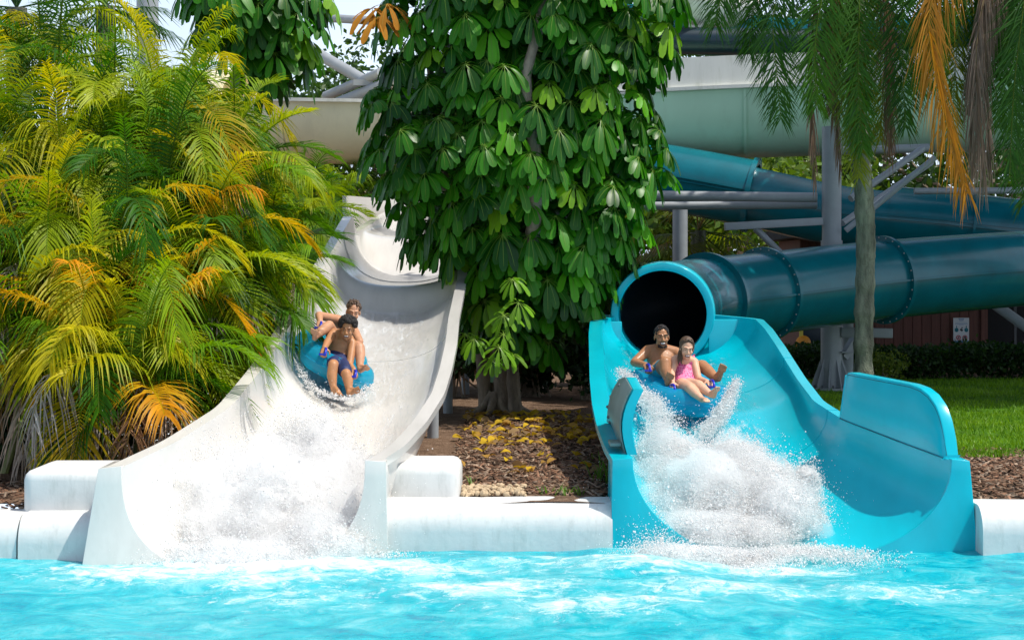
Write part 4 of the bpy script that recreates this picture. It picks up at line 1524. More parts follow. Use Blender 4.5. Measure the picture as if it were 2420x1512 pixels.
OAK = ((0.018, 0.06, 0.008), (0.06, 0.13, 0.015))
OAKB = ((0.05, 0.13, 0.01), (0.16, 0.24, 0.02))  # lighter leaf green
bgt = [
    (740, 62, 5.2, 4.2, 3.6, 'airy oak seen through the gap left of the big umbrella tree', OAK), (860, 70, 7.0, 4.5, 4.5, 'taller oak behind the steel V of the truss', OAK),
    (540, 66, 4.6, 4.0, 3.0, 'oak low behind the small umbrella tree', OAK), (100, 70, 4.0, 5, 3.5, 'oak behind the palm thicket, far left', OAK), (-150, 60, 5, 5, 4, 'oak at the left edge of the background', OAK),
    (330, 75, 3.8, 5, 3.2, 'oak behind the pale grey column', OAK), (1000, 60, 4, 5, 4, 'oak hidden behind the left half of the big umbrella tree', OAK), (1250, 58, 5, 5, 5, 'oak straight behind the big umbrella tree', OAK),
    (1480, 52, 4.2, 4, 3.6, 'bright oak behind the pipe beam, next to the big umbrella tree', OAKB), (1720, 50, 3.6, 3.2, 3.0, 'light green bushy tree seen under the teal slide, right of the round column', OAKB), (1860, 56, 3.6, 3.0, 3.0, 'light green bushy tree seen under the teal slide, left of the thick column', OAKB),
    (2050, 60, 5, 4, 4.4, 'oak behind the thick steel column', OAK), (2300, 58, 6, 5, 5, 'oak behind the timber building', OAK), (2600, 60, 6, 5, 5, 'oak at the right edge of the background', OAK),
    (1620, 70, 8, 5, 5, 'tall oak far behind the off-white slide tube', OAK), (2000, 72, 9, 6, 5, 'tall oak far behind the mint green slide', OAK), (2400, 75, 9, 6, 5, 'tall oak far behind the orange frond', OAK)]
for (u, d, h, rx, rz, lab, cols) in bgt:
    leafy_tree('oak_tree', (P(u, 0, d).x, d, ZG), h, rx, rz, lab, cols, ncl=85, per=75, size=0.3, group='oaks in the background', trunk_r=0.3)
# big shade tree whose crown spreads above the frame over the tube
leafy_tree('oak_tree', (12.2, 28.5, ZG), 10.6, 4.6, 1.9, 'spreading shade oak outside the right edge, its crown over the tube slide', OAK, ncl=105, per=80, size=0.45, clr=0.9, group='oaks in the background', trunk_r=0.35)
leafy_tree('oak_tree', (13.4, 34.5, ZG), 11.0, 4.6, 1.8, 'second shade oak outside the right edge, its crown over the mint green slide', OAK, ncl=150, per=80, size=0.42, clr=1.0, group='oaks in the background', trunk_r=0.25)
leafy_tree('oak_tree', (0.2, 29.0, ZG), 4.4, 1.35, 2.3, 'dark bushy tree hidden close behind the big umbrella tree', OAK, ncl=70, per=80, size=0.2, clr=0.6, group='oaks in the background', trunk_r=0.16)


leafy_tree('oak_tree', (8.15, 27.2, ZG), 10.4, 3.1, 1.7, 'third shade oak just outside the right edge, its crown over the tube mouth', OAK, ncl=90, per=80, size=0.42, clr=0.75, group='oaks in the background', trunk_r=0.2)


def shrub(u, v, d, rx, rz, lab, cols, n=26, per=90, size=0.09, name='shrub'):
    c = P(u, v, d)
    t = thing(name, (c.x, c.y, ZG), lab, 'shrub')
    L = Leaves()
    cc = []
    for k in range(n):
        q = nrm(rng.normal(0, 1, 3))
        r = rng.uniform(0.3, 1)
        cc.append((c.x + q[0] * rx * r, c.y + q[1] * rx * 0.5 * r, max(ZG + 0.15, ZG + rz * (0.55 + 0.5 * q[2] * r))))
    cloud(L, cc, 0.3, per, size, cols)
    L.build('foliage', M['oak'], t)
    s = MB()
    for k in range(8):
        q = Vector(cc[k])
        s.tube([Vector((c.x + rng.normal(0, 0.2), c.y, ZG - 0.02)), q.lerp(Vector((c.x, c.y, ZG)), 0.4), q], [0.02, 0.015, 0.008], 6)
    s.build('stems', M['bark'], t)


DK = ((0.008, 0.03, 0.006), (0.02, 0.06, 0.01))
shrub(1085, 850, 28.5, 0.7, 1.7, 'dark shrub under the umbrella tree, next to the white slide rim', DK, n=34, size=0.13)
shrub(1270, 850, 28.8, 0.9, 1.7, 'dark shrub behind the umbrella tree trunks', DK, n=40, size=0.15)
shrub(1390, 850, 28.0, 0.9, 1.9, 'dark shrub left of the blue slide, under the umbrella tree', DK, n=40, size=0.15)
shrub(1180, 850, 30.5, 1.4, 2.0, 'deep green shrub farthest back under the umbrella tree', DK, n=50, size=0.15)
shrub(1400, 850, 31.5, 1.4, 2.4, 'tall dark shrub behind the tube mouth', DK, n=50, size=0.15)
for (u, v, d, lab) in [(80, 620, 19.6, 'shade-tinted dark green areca palm deep inside the left of the thicket'), (330, 560, 20.0, 'shade-tinted dark green areca palm deep inside the middle of the thicket'), (210, 760, 18.6, 'shade-tinted dark green areca palm low behind the orange-fronded one'), (450, 720, 19.2, 'shade-tinted dark green areca palm behind the rim of the white slide')]:
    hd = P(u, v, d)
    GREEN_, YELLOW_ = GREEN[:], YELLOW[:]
    GREEN[:] = [((0.012, 0.05, 0.004), (0.025, 0.085, 0.004))]  # darkened leaf green puts the thicket's inner shade into the colour
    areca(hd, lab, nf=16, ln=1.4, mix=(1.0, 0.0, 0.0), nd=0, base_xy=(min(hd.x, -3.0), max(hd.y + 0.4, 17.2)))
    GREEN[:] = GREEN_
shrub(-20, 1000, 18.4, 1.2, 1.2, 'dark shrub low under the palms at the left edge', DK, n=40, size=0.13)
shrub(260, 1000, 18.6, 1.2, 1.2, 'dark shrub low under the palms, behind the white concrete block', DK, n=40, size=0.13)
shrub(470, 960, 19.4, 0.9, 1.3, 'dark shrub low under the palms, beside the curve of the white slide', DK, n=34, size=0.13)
shrub(2085, 868, 32, 0.42, 0.62, 'small yellow-green bush right of the bark trunk', ((0.06, 0.12, 0.01), (0.2, 0.24, 0.02)), n=16, per=70, size=0.07)
# clipped hedge
hg = thing('hedge', (P(2150, 0, 33.6).x, 33.6, ZG), 'long dark clipped hedge in front of the brown building', 'hedge')
L = Leaves()
n = 15000
hx0, hx1 = P(1820, 0, 33.6).x, P(2800, 0, 33.6).x
p = np.stack([rng.uniform(hx0, hx1, n), rng.uniform(33.2, 34.3, n), ZG + rng.uniform(0, 1, n) ** 0.7 * 0.62], 1)
p[:, 2] += 0.04 * np.sin(p[:, 0] * 2.3) + rng.normal(0, 0.03, n)
d = nrm(rng.normal(0, 1, (n, 3)) + np.array([0, -0.3, 0.3]))
s = nrm(np.cross(d, rng.normal(0, 1, (n, 3))))
V = np.stack([p, p + d * 0.05 + s * 0.03, p + d * 0.1, p + d * 0.05 - s * 0.03], 1)
f = rng.uniform(0, 1, (n, 1)) ** 2
L.add(V.reshape(-1, 3), np.arange(n * 4).reshape(-1, 4), None, np.repeat((1 - f) * np.array((0.008, 0.035, 0.006)) + f * np.array((0.04, 0.1, 0.01)), 4, 0))
L.build('foliage', M['oak'], hg)
hs = MB()
for k in range(60):
    x = hx0 + (hx1 - hx0) * (k + 0.5) / 60
    hs.tube([(x, 33.75, ZG - 0.02), (x + rng.normal(0, 0.05), 33.75, ZG + 0.5)], 0.02, 6)
hs.build('stems', M['bark'], hg)

# fan palms
def fan_palm(u, v, d, lab, n=20, r=0.9, cols=YG, dead=5):
    c = P(u, v, d)
    t = thing('fan_palm', (c.x, c.y, ZG), lab, 'palm')
    L = Leaves()
    for k in range(n):
        az = k * 2.4 + rng.normal(0, 0.2)
        el = RAD(rng.uniform(-45, 75))
        dd = Vector((math.cos(az) * math.cos(el), math.sin(az) * math.cos(el), math.sin(el)))
        hub = c + dd * r * rng.uniform(0.5, 0.9)
        col = cols if k > dead else ((0.3, 0.2, 0.06), (0.42, 0.3, 0.1))
        L.tube([c, hub], 0.014, col[0], 4)
        a, b, _ = frame(dd)
        for j in range(26):
            q = RAD(-115 + 230 * j / 25)
            l_ = r * rng.uniform(0.75, 0.95) * (1 - 0.25 * abs(q) / 2)
            e = dd * math.cos(q) + a * math.sin(q)
            tip = hub + e * l_ + Vector((0, 0, -0.3 * l_))
            m = hub + e * l_ * 0.55
            sv = e.cross(b).normalized() * 0.02
            L.add([hub, m - sv, tip, m + sv], [(0, 1, 2, 3)], None, np.array(col[0]) * 0.5 + np.array(col[1]) * 0.5 * rng.uniform(0.6, 1.2))
    L.build('crown', M['palm'], t)
    MB().tube([(c.x, c.y + 0.1, ZG - 0.02), c], [0.2, 0.16], 12).build('trunk', M['palmbark'], t)


fan_palm(1650, 545, 38, 'yellowish fan palm seen behind the round steel column, over the tube mouth', n=26, r=1.1)
fan_palm(40, 20, 27, 'dark fan palm high at the top left corner', n=18, r=1.0, cols=DG, dead=-1)
fan_palm(250, 15, 29, 'dark fan palm at the top left, next to the pale column', n=18, r=1.0, cols=DG, dead=-1)


# ------------------------------------------------------------------ people
def ellm(fwd, up_):
    f = Vector(fwd).normalized()
    u = Vector(up_)
    u = (u - f * u.dot(f)).normalized()
    r = f.cross(u)
    return Matrix(((r.x, f.x, u.x, 0), (r.y, f.y, u.y, 0), (r.z, f.z, u.z, 0), (0, 0, 0, 1)))


def hand(o, wrist, d, nrm_, side, curl=70, s=1.0):
    """palm with five separate fingers; d along the hand, nrm_ out of the palm, side = thumb side vector"""
    d, n_ = Vector(d).normalized(), Vector(nrm_)
    n_ = (n_ - d * n_.dot(d)).normalized()
    sd = d.cross(n_).normalized() * side
    o.ball(wrist + d * 0.045 * s, (0.04 * s, 0.05 * s, 0.017 * s), 12, 8, m=Matrix(((sd.x, d.x, n_.x, 0), (sd.y, d.y, n_.y, 0), (sd.z, d.z, n_.z, 0), (0, 0, 0, 1))))
    for i, l in enumerate((0.9, 1.0, 0.95, 0.75)):
        b = wrist + d * 0.085 * s + sd * (0.03 - 0.02 * i) * s
        pts, p, c = [b], b, RAD(curl * 0.25 + i * 4)
        for seg in (0.042, 0.028, 0.022):
            p = p + (d * math.cos(c) + n_ * math.sin(c)) * seg * l * s
            pts.append(p)
            c += RAD(curl * 0.75)
        o.chain(pts, [0.0098 * s, 0.0092 * s, 0.0085 * s, 0.0075 * s])
    t0 = wrist + d * 0.025 * s + sd * 0.03 * s
    t1 = t0 + (d * 0.6 + sd * 0.7 + n_ * 0.35).normalized() * 0.042 * s
    t2 = t1 + (d * 0.8 + sd * 0.1 + n_ * 0.6).normalized() * 0.034 * s
    o.chain([t0, t1, t2], [0.015 * s, 0.012 * s, 0.009 * s])


def foot(o, ankle, heel, toe, s=1.0):
    ankle, heel, toe = Vector(ankle), Vector(heel), Vector(toe)
    L_ = (toe - heel)
    d = L_.normalized()
    upv = (ankle - heel)
    upv = (upv - d * upv.dot(d)).normalized()
    sd = d.cross(upv).normalized()
    k = max(0.16, L_.length)
    ball_ = heel + d * k * 0.66 + upv * 0.004
    o.cap(ankle, heel + upv * 0.028 + d * 0.03, 0.037 * s, 0.031 * s)
    o.cap(heel + upv * 0.026 + d * 0.025, ball_ + upv * 0.02, 0.03 * s, 0.026 * s)
    o.cap(ankle + d * 0.03, ball_ + upv * 0.026, 0.03 * s, 0.024 * s)
    o.cap(ball_ + sd * 0.024 + upv * 0.016, ball_ - sd * 0.024 + upv * 0.014, 0.022 * s, 0.02 * s)
    for i, (w, l, r) in enumerate(((0.032, 0.30, 0.0135), (0.014, 0.30, 0.0095), (-0.002, 0.28, 0.009), (-0.017, 0.25, 0.0088), (-0.031, 0.21, 0.0085))):
        o.cap(ball_ + sd * w * s + upv * 0.012, heel + d * k * (0.68 + l) + sd * w * 1.1 * s + upv * 0.012, r * s, r * 0.85 * s)


SKIN = {}


def skin_mat(name, col, rough=0.35):
    return paint(name, col, 0.45, 0.12, 14, spec=0.28, coat=0.04, sss=0.12, bump=0.04, bscale=90)


EYEW = paint('eye white', (0.45, 0.4, 0.37), 0.2, 0.02)
EYED = paint('eye dark', (0.03, 0.018, 0.012), 0.15, 0.05)
TEETH = paint('teeth', (0.62, 0.59, 0.54), 0.25, 0.02)
MOUTH = paint('mouth inside', (0.16, 0.03, 0.03), 0.5, 0.05)


def head(o, c, fwd, upv, s=1.0, jaw=1.0):
    m = ellm(fwd, upv)
    s3 = m.to_3x3()

    def q(x, y, z):
        return Vector(c) + s3 @ Vector((x * s, y * s, z * s))

    def el(p, r):
        o.ball(q(*p), tuple(k * s for k in r), 18, 12, m=m)
    el((0, -0.018, 0.035), (0.074, 0.095, 0.083))
    el((0, 0.025, -0.03), (0.061, 0.066, 0.07))
    el((0, 0.03, -0.068), (0.05 * jaw, 0.052, 0.045))
    el((0, 0.066, -0.098), (0.024 * jaw, 0.02, 0.018))
    for sx in (-1, 1):
        el((sx * 0.036, 0.062, -0.028), (0.026, 0.022, 0.02))
        el((sx * 0.076, -0.008, -0.008), (0.009, 0.02, 0.031))
        o.cap(q(sx * 0.05, 0.068, 0.03), q(sx * 0.014, 0.084, 0.026), 0.009 * s, 0.01 * s, 8)
        o.cap(q(sx * 0.012, 0.092, -0.034), q(sx * 0.004, 0.1, -0.03), 0.0095 * s, 0.0095 * s, 8)
    o.cap(q(0, 0.084, 0.012), q(0, 0.106, -0.028), 0.0085 * s, 0.012 * s, 10)
    o.cap(q(-0.02, 0.078, -0.05), q(0.02, 0.078, -0.05), 0.0085 * s, 0.0085 * s, 8)
    o.cap(q(-0.017, 0.077, -0.083), q(0.017, 0.077, -0.083), 0.0095 * s, 0.0095 * s, 8)
    return q, m


def face(par, q, m, s, smile=1.0, brow=None, squint=0.5):
    for sx in (-1, 1):
        e = MB().ball(q(sx * 0.031, 0.0795, 0.008), (0.0115 * s, 0.0075 * s, 0.007 * squint * s), 12, 8, m=m).build('eye', EYEW, par)
        MB().ball(q(sx * 0.031, 0.086, 0.008), (0.007 * s, 0.003 * s, 0.007 * squint * s), 10, 6, m=m).build('iris', EYED, e)
    mo = MB().ball(q(0, 0.080, -0.065), (0.031 * s, 0.0105 * s, 0.016 * smile * s), 16, 10, m=m).build('mouth', MOUTH, par)
    MB().ball(q(0, 0.0865, -0.0615), (0.025 * s, 0.0088 * s, 0.0075 * smile * s), 14, 8, m=m).build('teeth', TEETH, mo)
    if brow is not None:
        b = MB()
        for sx in (-1, 1):
            b.cap(q(sx * 0.047, 0.076, 0.032), q(sx * 0.015, 0.094, 0.03), 0.0038 * s, 0.005 * s, 8)
        b.build('eyebrows', brow, par)


def limb(o, pts, rs):
    o.chain([Vector(p) for p in pts], rs)


def torso(o, pel, che, shR, shL, neck, w=1.0, belly=1.0):
    """pelvis to shoulders, shaped"""
    pel, che, neck = Vector(pel), Vector(che), Vector(neck)
    shR, shL = Vector(shR), Vector(shL)
    ax = (che - pel).normalized()
    sd = (shL - shR).normalized()
    fw = sd.cross(ax).normalized()
    if fw.y > 0:
        fw = -fw
    ax2 = sd.cross(fw) if sd.cross(fw).dot(ax) > 0 else fw.cross(sd)
    m = Matrix(((sd.x, fw.x, ax2.x, 0), (sd.y, fw.y, ax2.y, 0), (sd.z, fw.z, ax2.z, 0), (0, 0, 0, 1)))
    L_ = (che - pel).length
    o.ball(pel, (0.155 * w, 0.11 * w, 0.115 * w), 20, 14, m=m)
    o.ball(pel.lerp(che, 0.5), (0.135 * w, 0.095 * w * belly, 0.15), 20, 14, m=m)
    o.ball(che - ax * 0.02, (0.165 * w, 0.11 * w, 0.155), 20, 14, m=m)
    for a in (0.25, 0.75):
        o.ball(pel.lerp(che, a), (0.138 * w, 0.096 * w * belly, 0.13), 20, 14, m=m)
    for k in (-1, 1):
        o.ball(che + sd * k * 0.07 * w + fw * 0.065 * w + ax * 0.045, (0.07 * w, 0.038 * w, 0.055), 14, 10, m=m)
    mid = (shR + shL) / 2
    o.cap(shR, mid + ax * 0.03, 0.058 * w, 0.07 * w)
    o.cap(shL, mid + ax * 0.03, 0.058 * w, 0.07 * w)
    o.cap(mid + ax * 0.0, neck, 0.065, 0.052)
    return sd, fw, ax, m


def grip(o, elbow, wrist, side, r0=0.042, r1=0.028, s=1.0, curl=85):
    e, w_ = Vector(elbow), Vector(wrist)
    d = (w_ - e).normalized()
    dd = (d + Vector((0, -0.5, -0.35))).normalized()
    hand(o, w_, dd, Vector((0, 0.25, -1)), side, curl, s)


def finish(o, name, mat, par, vox=0.0065, it=5):
    return o.build(name, mat, par, smooth=180, remesh=vox, smooth_it=it)


hair_black = paint('black curly hair', (0.012, 0.009, 0.008), 0.7, 0.3, 40, bump=0.8, bscale=90)
hair_brown = paint('wet brown hair', (0.09, 0.05, 0.028), 0.35, 0.3, 30, bump=0.6, bscale=80)
sk_boy = skin_mat('tan skin', (0.44, 0.21, 0.1))
sk_boy2 = skin_mat('light tan skin', (0.52, 0.27, 0.16))
sk_man = skin_mat('brown skin', (0.37, 0.175, 0.085))
sk_wom = skin_mat('fair skin', (0.66, 0.38, 0.25))
navy_cloth = paint('navy swim cloth', (0.008, 0.02, 0.09), 0.6, 0.25, 20, bump=0.2)
teal_cloth = paint('turquoise swim cloth', (0.01, 0.25, 0.33), 0.6, 0.2, 20, bump=0.2)


def pink_mat():
    m, nt, b = newmat('pink patterned swim cloth')
    tc = node(nt, 'ShaderNodeTexCoord')
    v = node(nt, 'ShaderNodeTexVoronoi', Scale=55)
    nt.links.new(tc.outputs['Object'], v.inputs['Vector'])
    n = node(nt, 'ShaderNodeTexNoise', Scale=70, Detail=3)
    nt.links.new(tc.outputs['Object'], n.inputs['Vector'])
    ad = node(nt, 'ShaderNodeMath', operation='ADD')
    nt.links.new(v.outputs['Distance'], ad.inputs[0])
    nt.links.new(n.outputs['Fac'], ad.inputs[1])
    rp = ramp(nt, [(0.6, (0.3, 0.008, 0.09)), (0.85, (0.6, 0.035, 0.19)), (1.0, (0.72, 0.2, 0.36))])
    nt.links.new(ad.outputs[0], rp.inputs[0])
    nt.links.new(rp.outputs[0], b.inputs['Base Color'])
    b.inputs['Roughness'].default_value = 0.6
    return m


def A(zx, zy, d):      # left raft, picture position -> place
    return P(680.7 + zx * 0.1777, 698.6 + zy * 0.1777, d)


def B(zx, zy, d):      # right raft
    return P(1460 + zx * 0.16587, 734.5 + zy * 0.16587, d)


# ---- front boy, left raft
pr = thing('person', A(640, 880, 19.1), 'boy with dark curly hair and navy shorts, front of the white slide raft', 'person')
o = MB()
pel, che = A(650, 850, 19.12), A(715, 620, 19.2)
shR, shL, nk = A(610, 490, 19.2), A(860, 640, 19.12), A(780, 545, 19.15)
torso(o, pel, che, shR, shL, A(790, 500, 19.12), 0.88)
hc = A(790, 445, 19.05)
q, m = head(o, hc, (-0.02, -0.95, -0.18), (0.1, -0.12, 1), 0.95, 0.95)
o.cap(A(780, 580, 19.17), hc + Vector((0, 0.02, -0.06)), 0.052, 0.05)
limb(o, [shR, A(520, 625, 19.0), A(500, 680, 18.9)], [0.05, 0.04, 0.03])
limb(o, [A(520, 625, 19.0), A(485, 700, 18.85)], [0.04, 0.028])
grip(o, A(520, 600, 19.0), A(488, 695, 18.86), 1, s=0.95)
limb(o, [shL, A(820, 920, 18.95), A(875, 985, 18.8)], [0.05, 0.038, 0.027])
grip(o, A(820, 900, 18.95), A(872, 985, 18.8), -1, s=0.95)
limb(o, [A(620, 860, 19.1), A(600, 925, 18.72), A(585, 1060, 18.68), A(605, 1215, 18.62)], [0.082, 0.055, 0.056, 0.034])
limb(o, [A(700, 900, 19.05), A(775, 1040, 18.66), A(800, 1120, 18.64), A(812, 1260, 18.58)], [0.082, 0.055, 0.055, 0.034])
foot(o, A(605, 1220, 18.62), A(580, 1310, 18.6), A(715, 1330, 18.44), 0.95)
foot(o, A(812, 1262, 18.58), A(785, 1340, 18.52), A(935, 1262, 18.5), 0.95)
finish(o, 'body', sk_boy, pr)
face(pr, q, m, 0.95, 1.0, hair_black, 0.6)
o = MB()
for k in range(150):
    a, b = rng.uniform(0, 6.28), rng.uniform(-0.15, 1.45)
    r = 1.0
    p = q(0.088 * math.cos(a) * math.cos(b), -0.02 + 0.1 * math.sin(a) * math.cos(b), 0.05 + 0.088 * math.sin(b))
    if (p - hc).dot(m.to_3x3() @ Vector((0, 1, 0))) > 0.055 and b < 0.55:
        continue
    o.ball(p, rng.uniform(0.02, 0.034), 8, 6)
o.build('hair', hair_black, pr)
o = MB()
tm = ellm((0, -1, 0), che - pel)
o.ball(pel, (0.155, 0.115, 0.105), 18, 12, m=tm)
o.cap(A(620, 862, 19.1), A(602, 905, 18.82), 0.092, 0.074)
o.cap(A(700, 900, 19.05), A(762, 1005, 18.72), 0.092, 0.074)
o.cap(A(650, 870, 19.1), A(690, 900, 19.0), 0.1, 0.1)
sh = finish(o, 'swim_shorts', navy_cloth, pr, 0.008, 3)
MB().tube([A(602, 905, 18.82) + Vector((math.cos(k / 16 * 6.283) * 0.074, 0.01 + 0.02 * math.sin(k / 16 * 6.283), math.sin(k / 16 * 6.283) * 0.066)) for k in range(17)], 0.007, 6).build('hem', teal_cloth, sh)

# ---- rear boy, left raft
pr = thing('person', A(760, 620, 19.7), 'bare-chested boy with short brown hair, rear seat of the raft on the white slide', 'person')
o = MB()
pel, che = A(690, 640, 19.75), A(760, 430, 19.75)
shR, shL = A(665, 320, 19.72), A(880, 470, 19.62)
torso(o, pel, che, shR, shL, A(840, 330, 19.68), 0.95)
hc = A(868, 222, 19.55)
q, m = head(o, hc, (0.12, -0.94, -0.2), (0.14, -0.1, 1), 0.98)
o.cap(A(800, 370, 19.68), hc + Vector((-0.01, 0.02, -0.06)), 0.056, 0.052)
limb(o, [shR, A(415, 262, 19.5), A(425, 340, 19.35)], [0.056, 0.045, 0.032])
grip(o, A(415, 270, 19.5), A(425, 335, 19.36), 1)
limb(o, [shL, A(955, 610, 19.35), A(900, 740, 19.3)], [0.055, 0.042, 0.03])
limb(o, [A(640, 620, 19.7), A(545, 400, 19.22), A(450, 470, 19.1), A(375, 530, 19.0)], [0.085, 0.06, 0.056, 0.036])
limb(o, [A(770, 680, 19.7), A(950, 690, 19.1), A(960, 780, 19.05), A(955, 950, 18.95)], [0.085, 0.06, 0.057, 0.036])
foot(o, A(378, 525, 19.0), A(345, 610, 18.95), A(348, 462, 18.86))
foot(o, A(955, 955, 18.95), A(938, 1030, 18.9), A(1062, 962, 18.82))
finish(o, 'body', sk_boy2, pr)
face(pr, q, m, 0.98, 0.9, hair_brown, 0.5)
o = MB()
for k in range(130):
    a, b = rng.uniform(0, 6.28), rng.uniform(0.0, 1.5)
    p = q(0.077 * math.cos(a) * math.cos(b), -0.022 + 0.097 * math.sin(a) * math.cos(b), 0.042 + 0.085 * math.sin(b))
    if (p - hc).dot(m.to_3x3() @ Vector((0, 1, 0))) > 0.05 and b < 0.6:
        continue
    o.cap(p, p + Vector((rng.normal(0, 0.012), rng.normal(0, 0.012), rng.uniform(-0.01, 0.02))), 0.015, 0.007, 6)
o.build('hair', hair_brown, pr)
o = MB()
o.ball(pel, (0.165, 0.12, 0.115), 18, 12, m=ellm((0, -1, 0), che - pel))
o.cap(A(640, 620, 19.7), A(590, 500, 19.43), 0.095, 0.08)
o.cap(A(770, 680, 19.7), A(860, 685, 19.42), 0.095, 0.08)
finish(o, 'swim_shorts', navy_cloth, pr, 0.008, 3)

# ---- man, right raft
pr = thing('person', B(640, 800, 19.6), 'laughing bearded man with bare chest, rear seat of the raft on the blue slide', 'person')
o = MB()
pel, che = B(640, 900, 19.5), B(625, 650, 19.75)
shR, shL = B(430, 565, 19.72), B(825, 590, 19.72)
torso(o, pel, che, shR, shL, B(628, 500, 19.7), 1.08)
hc = B(625, 372, 19.6)
q, m = head(o, hc, (0.08, -0.96, -0.05), (0, -0.05, 1), 1.02, 1.08)
o.cap(B(628, 560, 19.74), hc + Vector((0, 0.02, -0.06)), 0.064, 0.06)
limb(o, [shR, B(235, 735, 19.55), B(400, 775, 19.3)], [0.063, 0.048, 0.034])
grip(o, B(300, 745, 19.45), B(390, 768, 19.3), 1, s=1.1)
limb(o, [shL, B(960, 720, 19.6), B(1010, 800, 19.4)], [0.063, 0.05, 0.036])
limb(o, [B(590, 900, 19.5), B(675, 740, 19.05), B(680, 860, 19.0), B(715, 985, 18.95)], [0.1, 0.07, 0.064, 0.042])
limb(o, [B(720, 900, 19.5), B(1200, 785, 19.2), B(1290, 860, 19.1), B(1400, 965, 18.95)], [0.1, 0.068, 0.063, 0.042])
foot(o, B(715, 985, 18.95), B(690, 1075, 18.86), B(765, 895, 18.78), 1.08)
foot(o, B(1400, 965, 18.95), B(1430, 1015, 18.86), B(1520, 770, 18.78), 1.08)
finish(o, 'body', sk_man, pr)
face(pr, q, m, 1.02, 1.25, hair_black, 0.45)
o = MB()
for k in range(220):
    a, b = rng.uniform(0, 6.28), rng.uniform(-0.1, 1.5)
    p = q(0.073 * math.cos(a) * math.cos(b), -0.02 + 0.094 * math.sin(a) * math.cos(b), 0.04 + 0.084 * math.sin(b))
    if (p - hc).dot(m.to_3x3() @ Vector((0, 1, 0))) > 0.05 and b < 0.62:
        continue
    o.ball(p, 0.013, 6, 5)
o.build('hair', hair_black, pr)
o = MB()
for k in range(120):
    a = rng.uniform(-1.25, 1.25)
    zz = rng.uniform(-0.1, -0.07)
    rr = 0.052 + 0.02 * (zz + 0.115) / 0.03
    o.ball(q(0.05 * math.sin(a), 0.03 + 0.05 * math.cos(a), zz - 0.014 * math.cos(a)), 0.006, 6, 5)
o.build('beard', hair_black, pr)
o = MB()
for k in range(24):
    x = -0.026 + 0.052 * k / 23
    o.ball(q(x, 0.088 - 6 * x * x, -0.044 - 3 * x * x), 0.0042, 6, 5)
o.build('moustache', hair_black, pr)
o = MB()
o.ball(pel, (0.18, 0.135, 0.12), 18, 12, m=ellm((0, -1, 0), che - pel))
o.cap(B(590, 895, 19.5), B(640, 800, 19.25), 0.11, 0.092)
o.cap(B(720, 900, 19.5), B(960, 840, 19.35), 0.11, 0.092)
finish(o, 'swim_shorts', teal_cloth, pr, 0.008, 3)

# ---- woman, right raft
pr = thing('person', B(950, 1050, 19.0), 'laughing woman with wet brown hair in a pink swimsuit, front of the blue slide raft', 'person')
o = MB()
pel, che = B(950, 1030, 19.02), B(968, 790, 19.18)
shR, shL, nk = B(815, 690, 19.14), B(1090, 730, 19.12), B(965, 660, 19.12)
sd, fw, ax, tm = torso(o, pel, che, shR, shL, B(970, 640, 19.12), 0.84)
hc = B(982, 535, 19.02)
q, m = head(o, hc, (0.1, -0.93, -0.25), (0.08, -0.2, 1), 0.93, 0.92)
o.cap(B(966, 690, 19.14), hc + Vector((0, 0.025, -0.06)), 0.046, 0.044)
limb(o, [shR, B(770, 880, 19.0), B(780, 1010, 18.86)], [0.045, 0.036, 0.025])
grip(o, B(770, 900, 19.0), B(778, 1015, 18.86), 1, s=0.88)
limb(o, [shL, B(1150, 965, 19.0), B(1270, 1005, 18.84)], [0.045, 0.036, 0.025])
grip(o, B(1150, 965, 19.0), B(1275, 1000, 18.84), -1, s=0.88)
limb(o, [B(910, 1060, 18.98), B(1030, 1100, 18.62), B(1090, 1160, 18.56), B(1200, 1260, 18.46)], [0.085, 0.057, 0.053, 0.032])
limb(o, [B(1010, 1060, 18.98), B(1150, 1060, 18.66), B(1210, 1110, 18.6), B(1325, 1195, 18.5)], [0.085, 0.057, 0.053, 0.032])
foot(o, B(1200, 1262, 18.46), B(1215, 1300, 18.42), B(1285, 1310, 18.26), 0.88)
foot(o, B(1325, 1198, 18.5), B(1375, 1265, 18.46), B(1440, 1085, 18.36), 0.88)
finish(o, 'body', sk_wom, pr, 0.006)
face(pr, q, m, 0.93, 1.15, hair_brown, 0.35)
o = MB()
o.ball(q(0, -0.034, 0.05), (0.077, 0.09, 0.08), 22, 16, m=m)
for k in range(60):
    a = rng.uniform(-2.2, 2.2)
    st = q(0.066 * math.sin(a), -0.022 - 0.088 * math.cos(a), 0.06)
    en = q(0.075 * math.sin(a), -0.03 - 0.09 * math.cos(a), -0.06)
    o.tube(spline([q(rng.normal(0, 0.02), 0.045, 0.118), st, en], 8), [0.008, 0.009, 0.009, 0.008, 0.008, 0.007, 0.006, 0.004], 6)
for k in range(9):
    x = 0.062 + 0.012 * rng.normal()
    o.tube(spline([q(0.06, -0.02, 0.02), q(x + 0.012, 0.0, -0.06), q(x + 0.012 + rng.normal(0, 0.008), 0.02, -0.12), q(x + rng.normal(0, 0.015), 0.03, -0.185)], 10), [0.009, 0.009, 0.009, 0.008, 0.008, 0.007, 0.007, 0.006, 0.004, 0.002], 6)
for sx in (-1, 1):
    o.tube(spline([q(0.0, 0.045, 0.118), q(sx * 0.05, 0.045, 0.092), q(sx * 0.075, 0.01, 0.04), q(sx * 0.077, -0.02, -0.05)], 10), 0.01, 8)
o.build('hair', hair_brown, pr)
o = MB()
w = 0.84
o.ball(pel, (0.165 * w, 0.118 * w, 0.122 * w), 20, 14, m=tm)
o.ball(pel.lerp(che, 0.5), (0.143 * w, 0.103 * w, 0.15), 20, 14, m=tm)
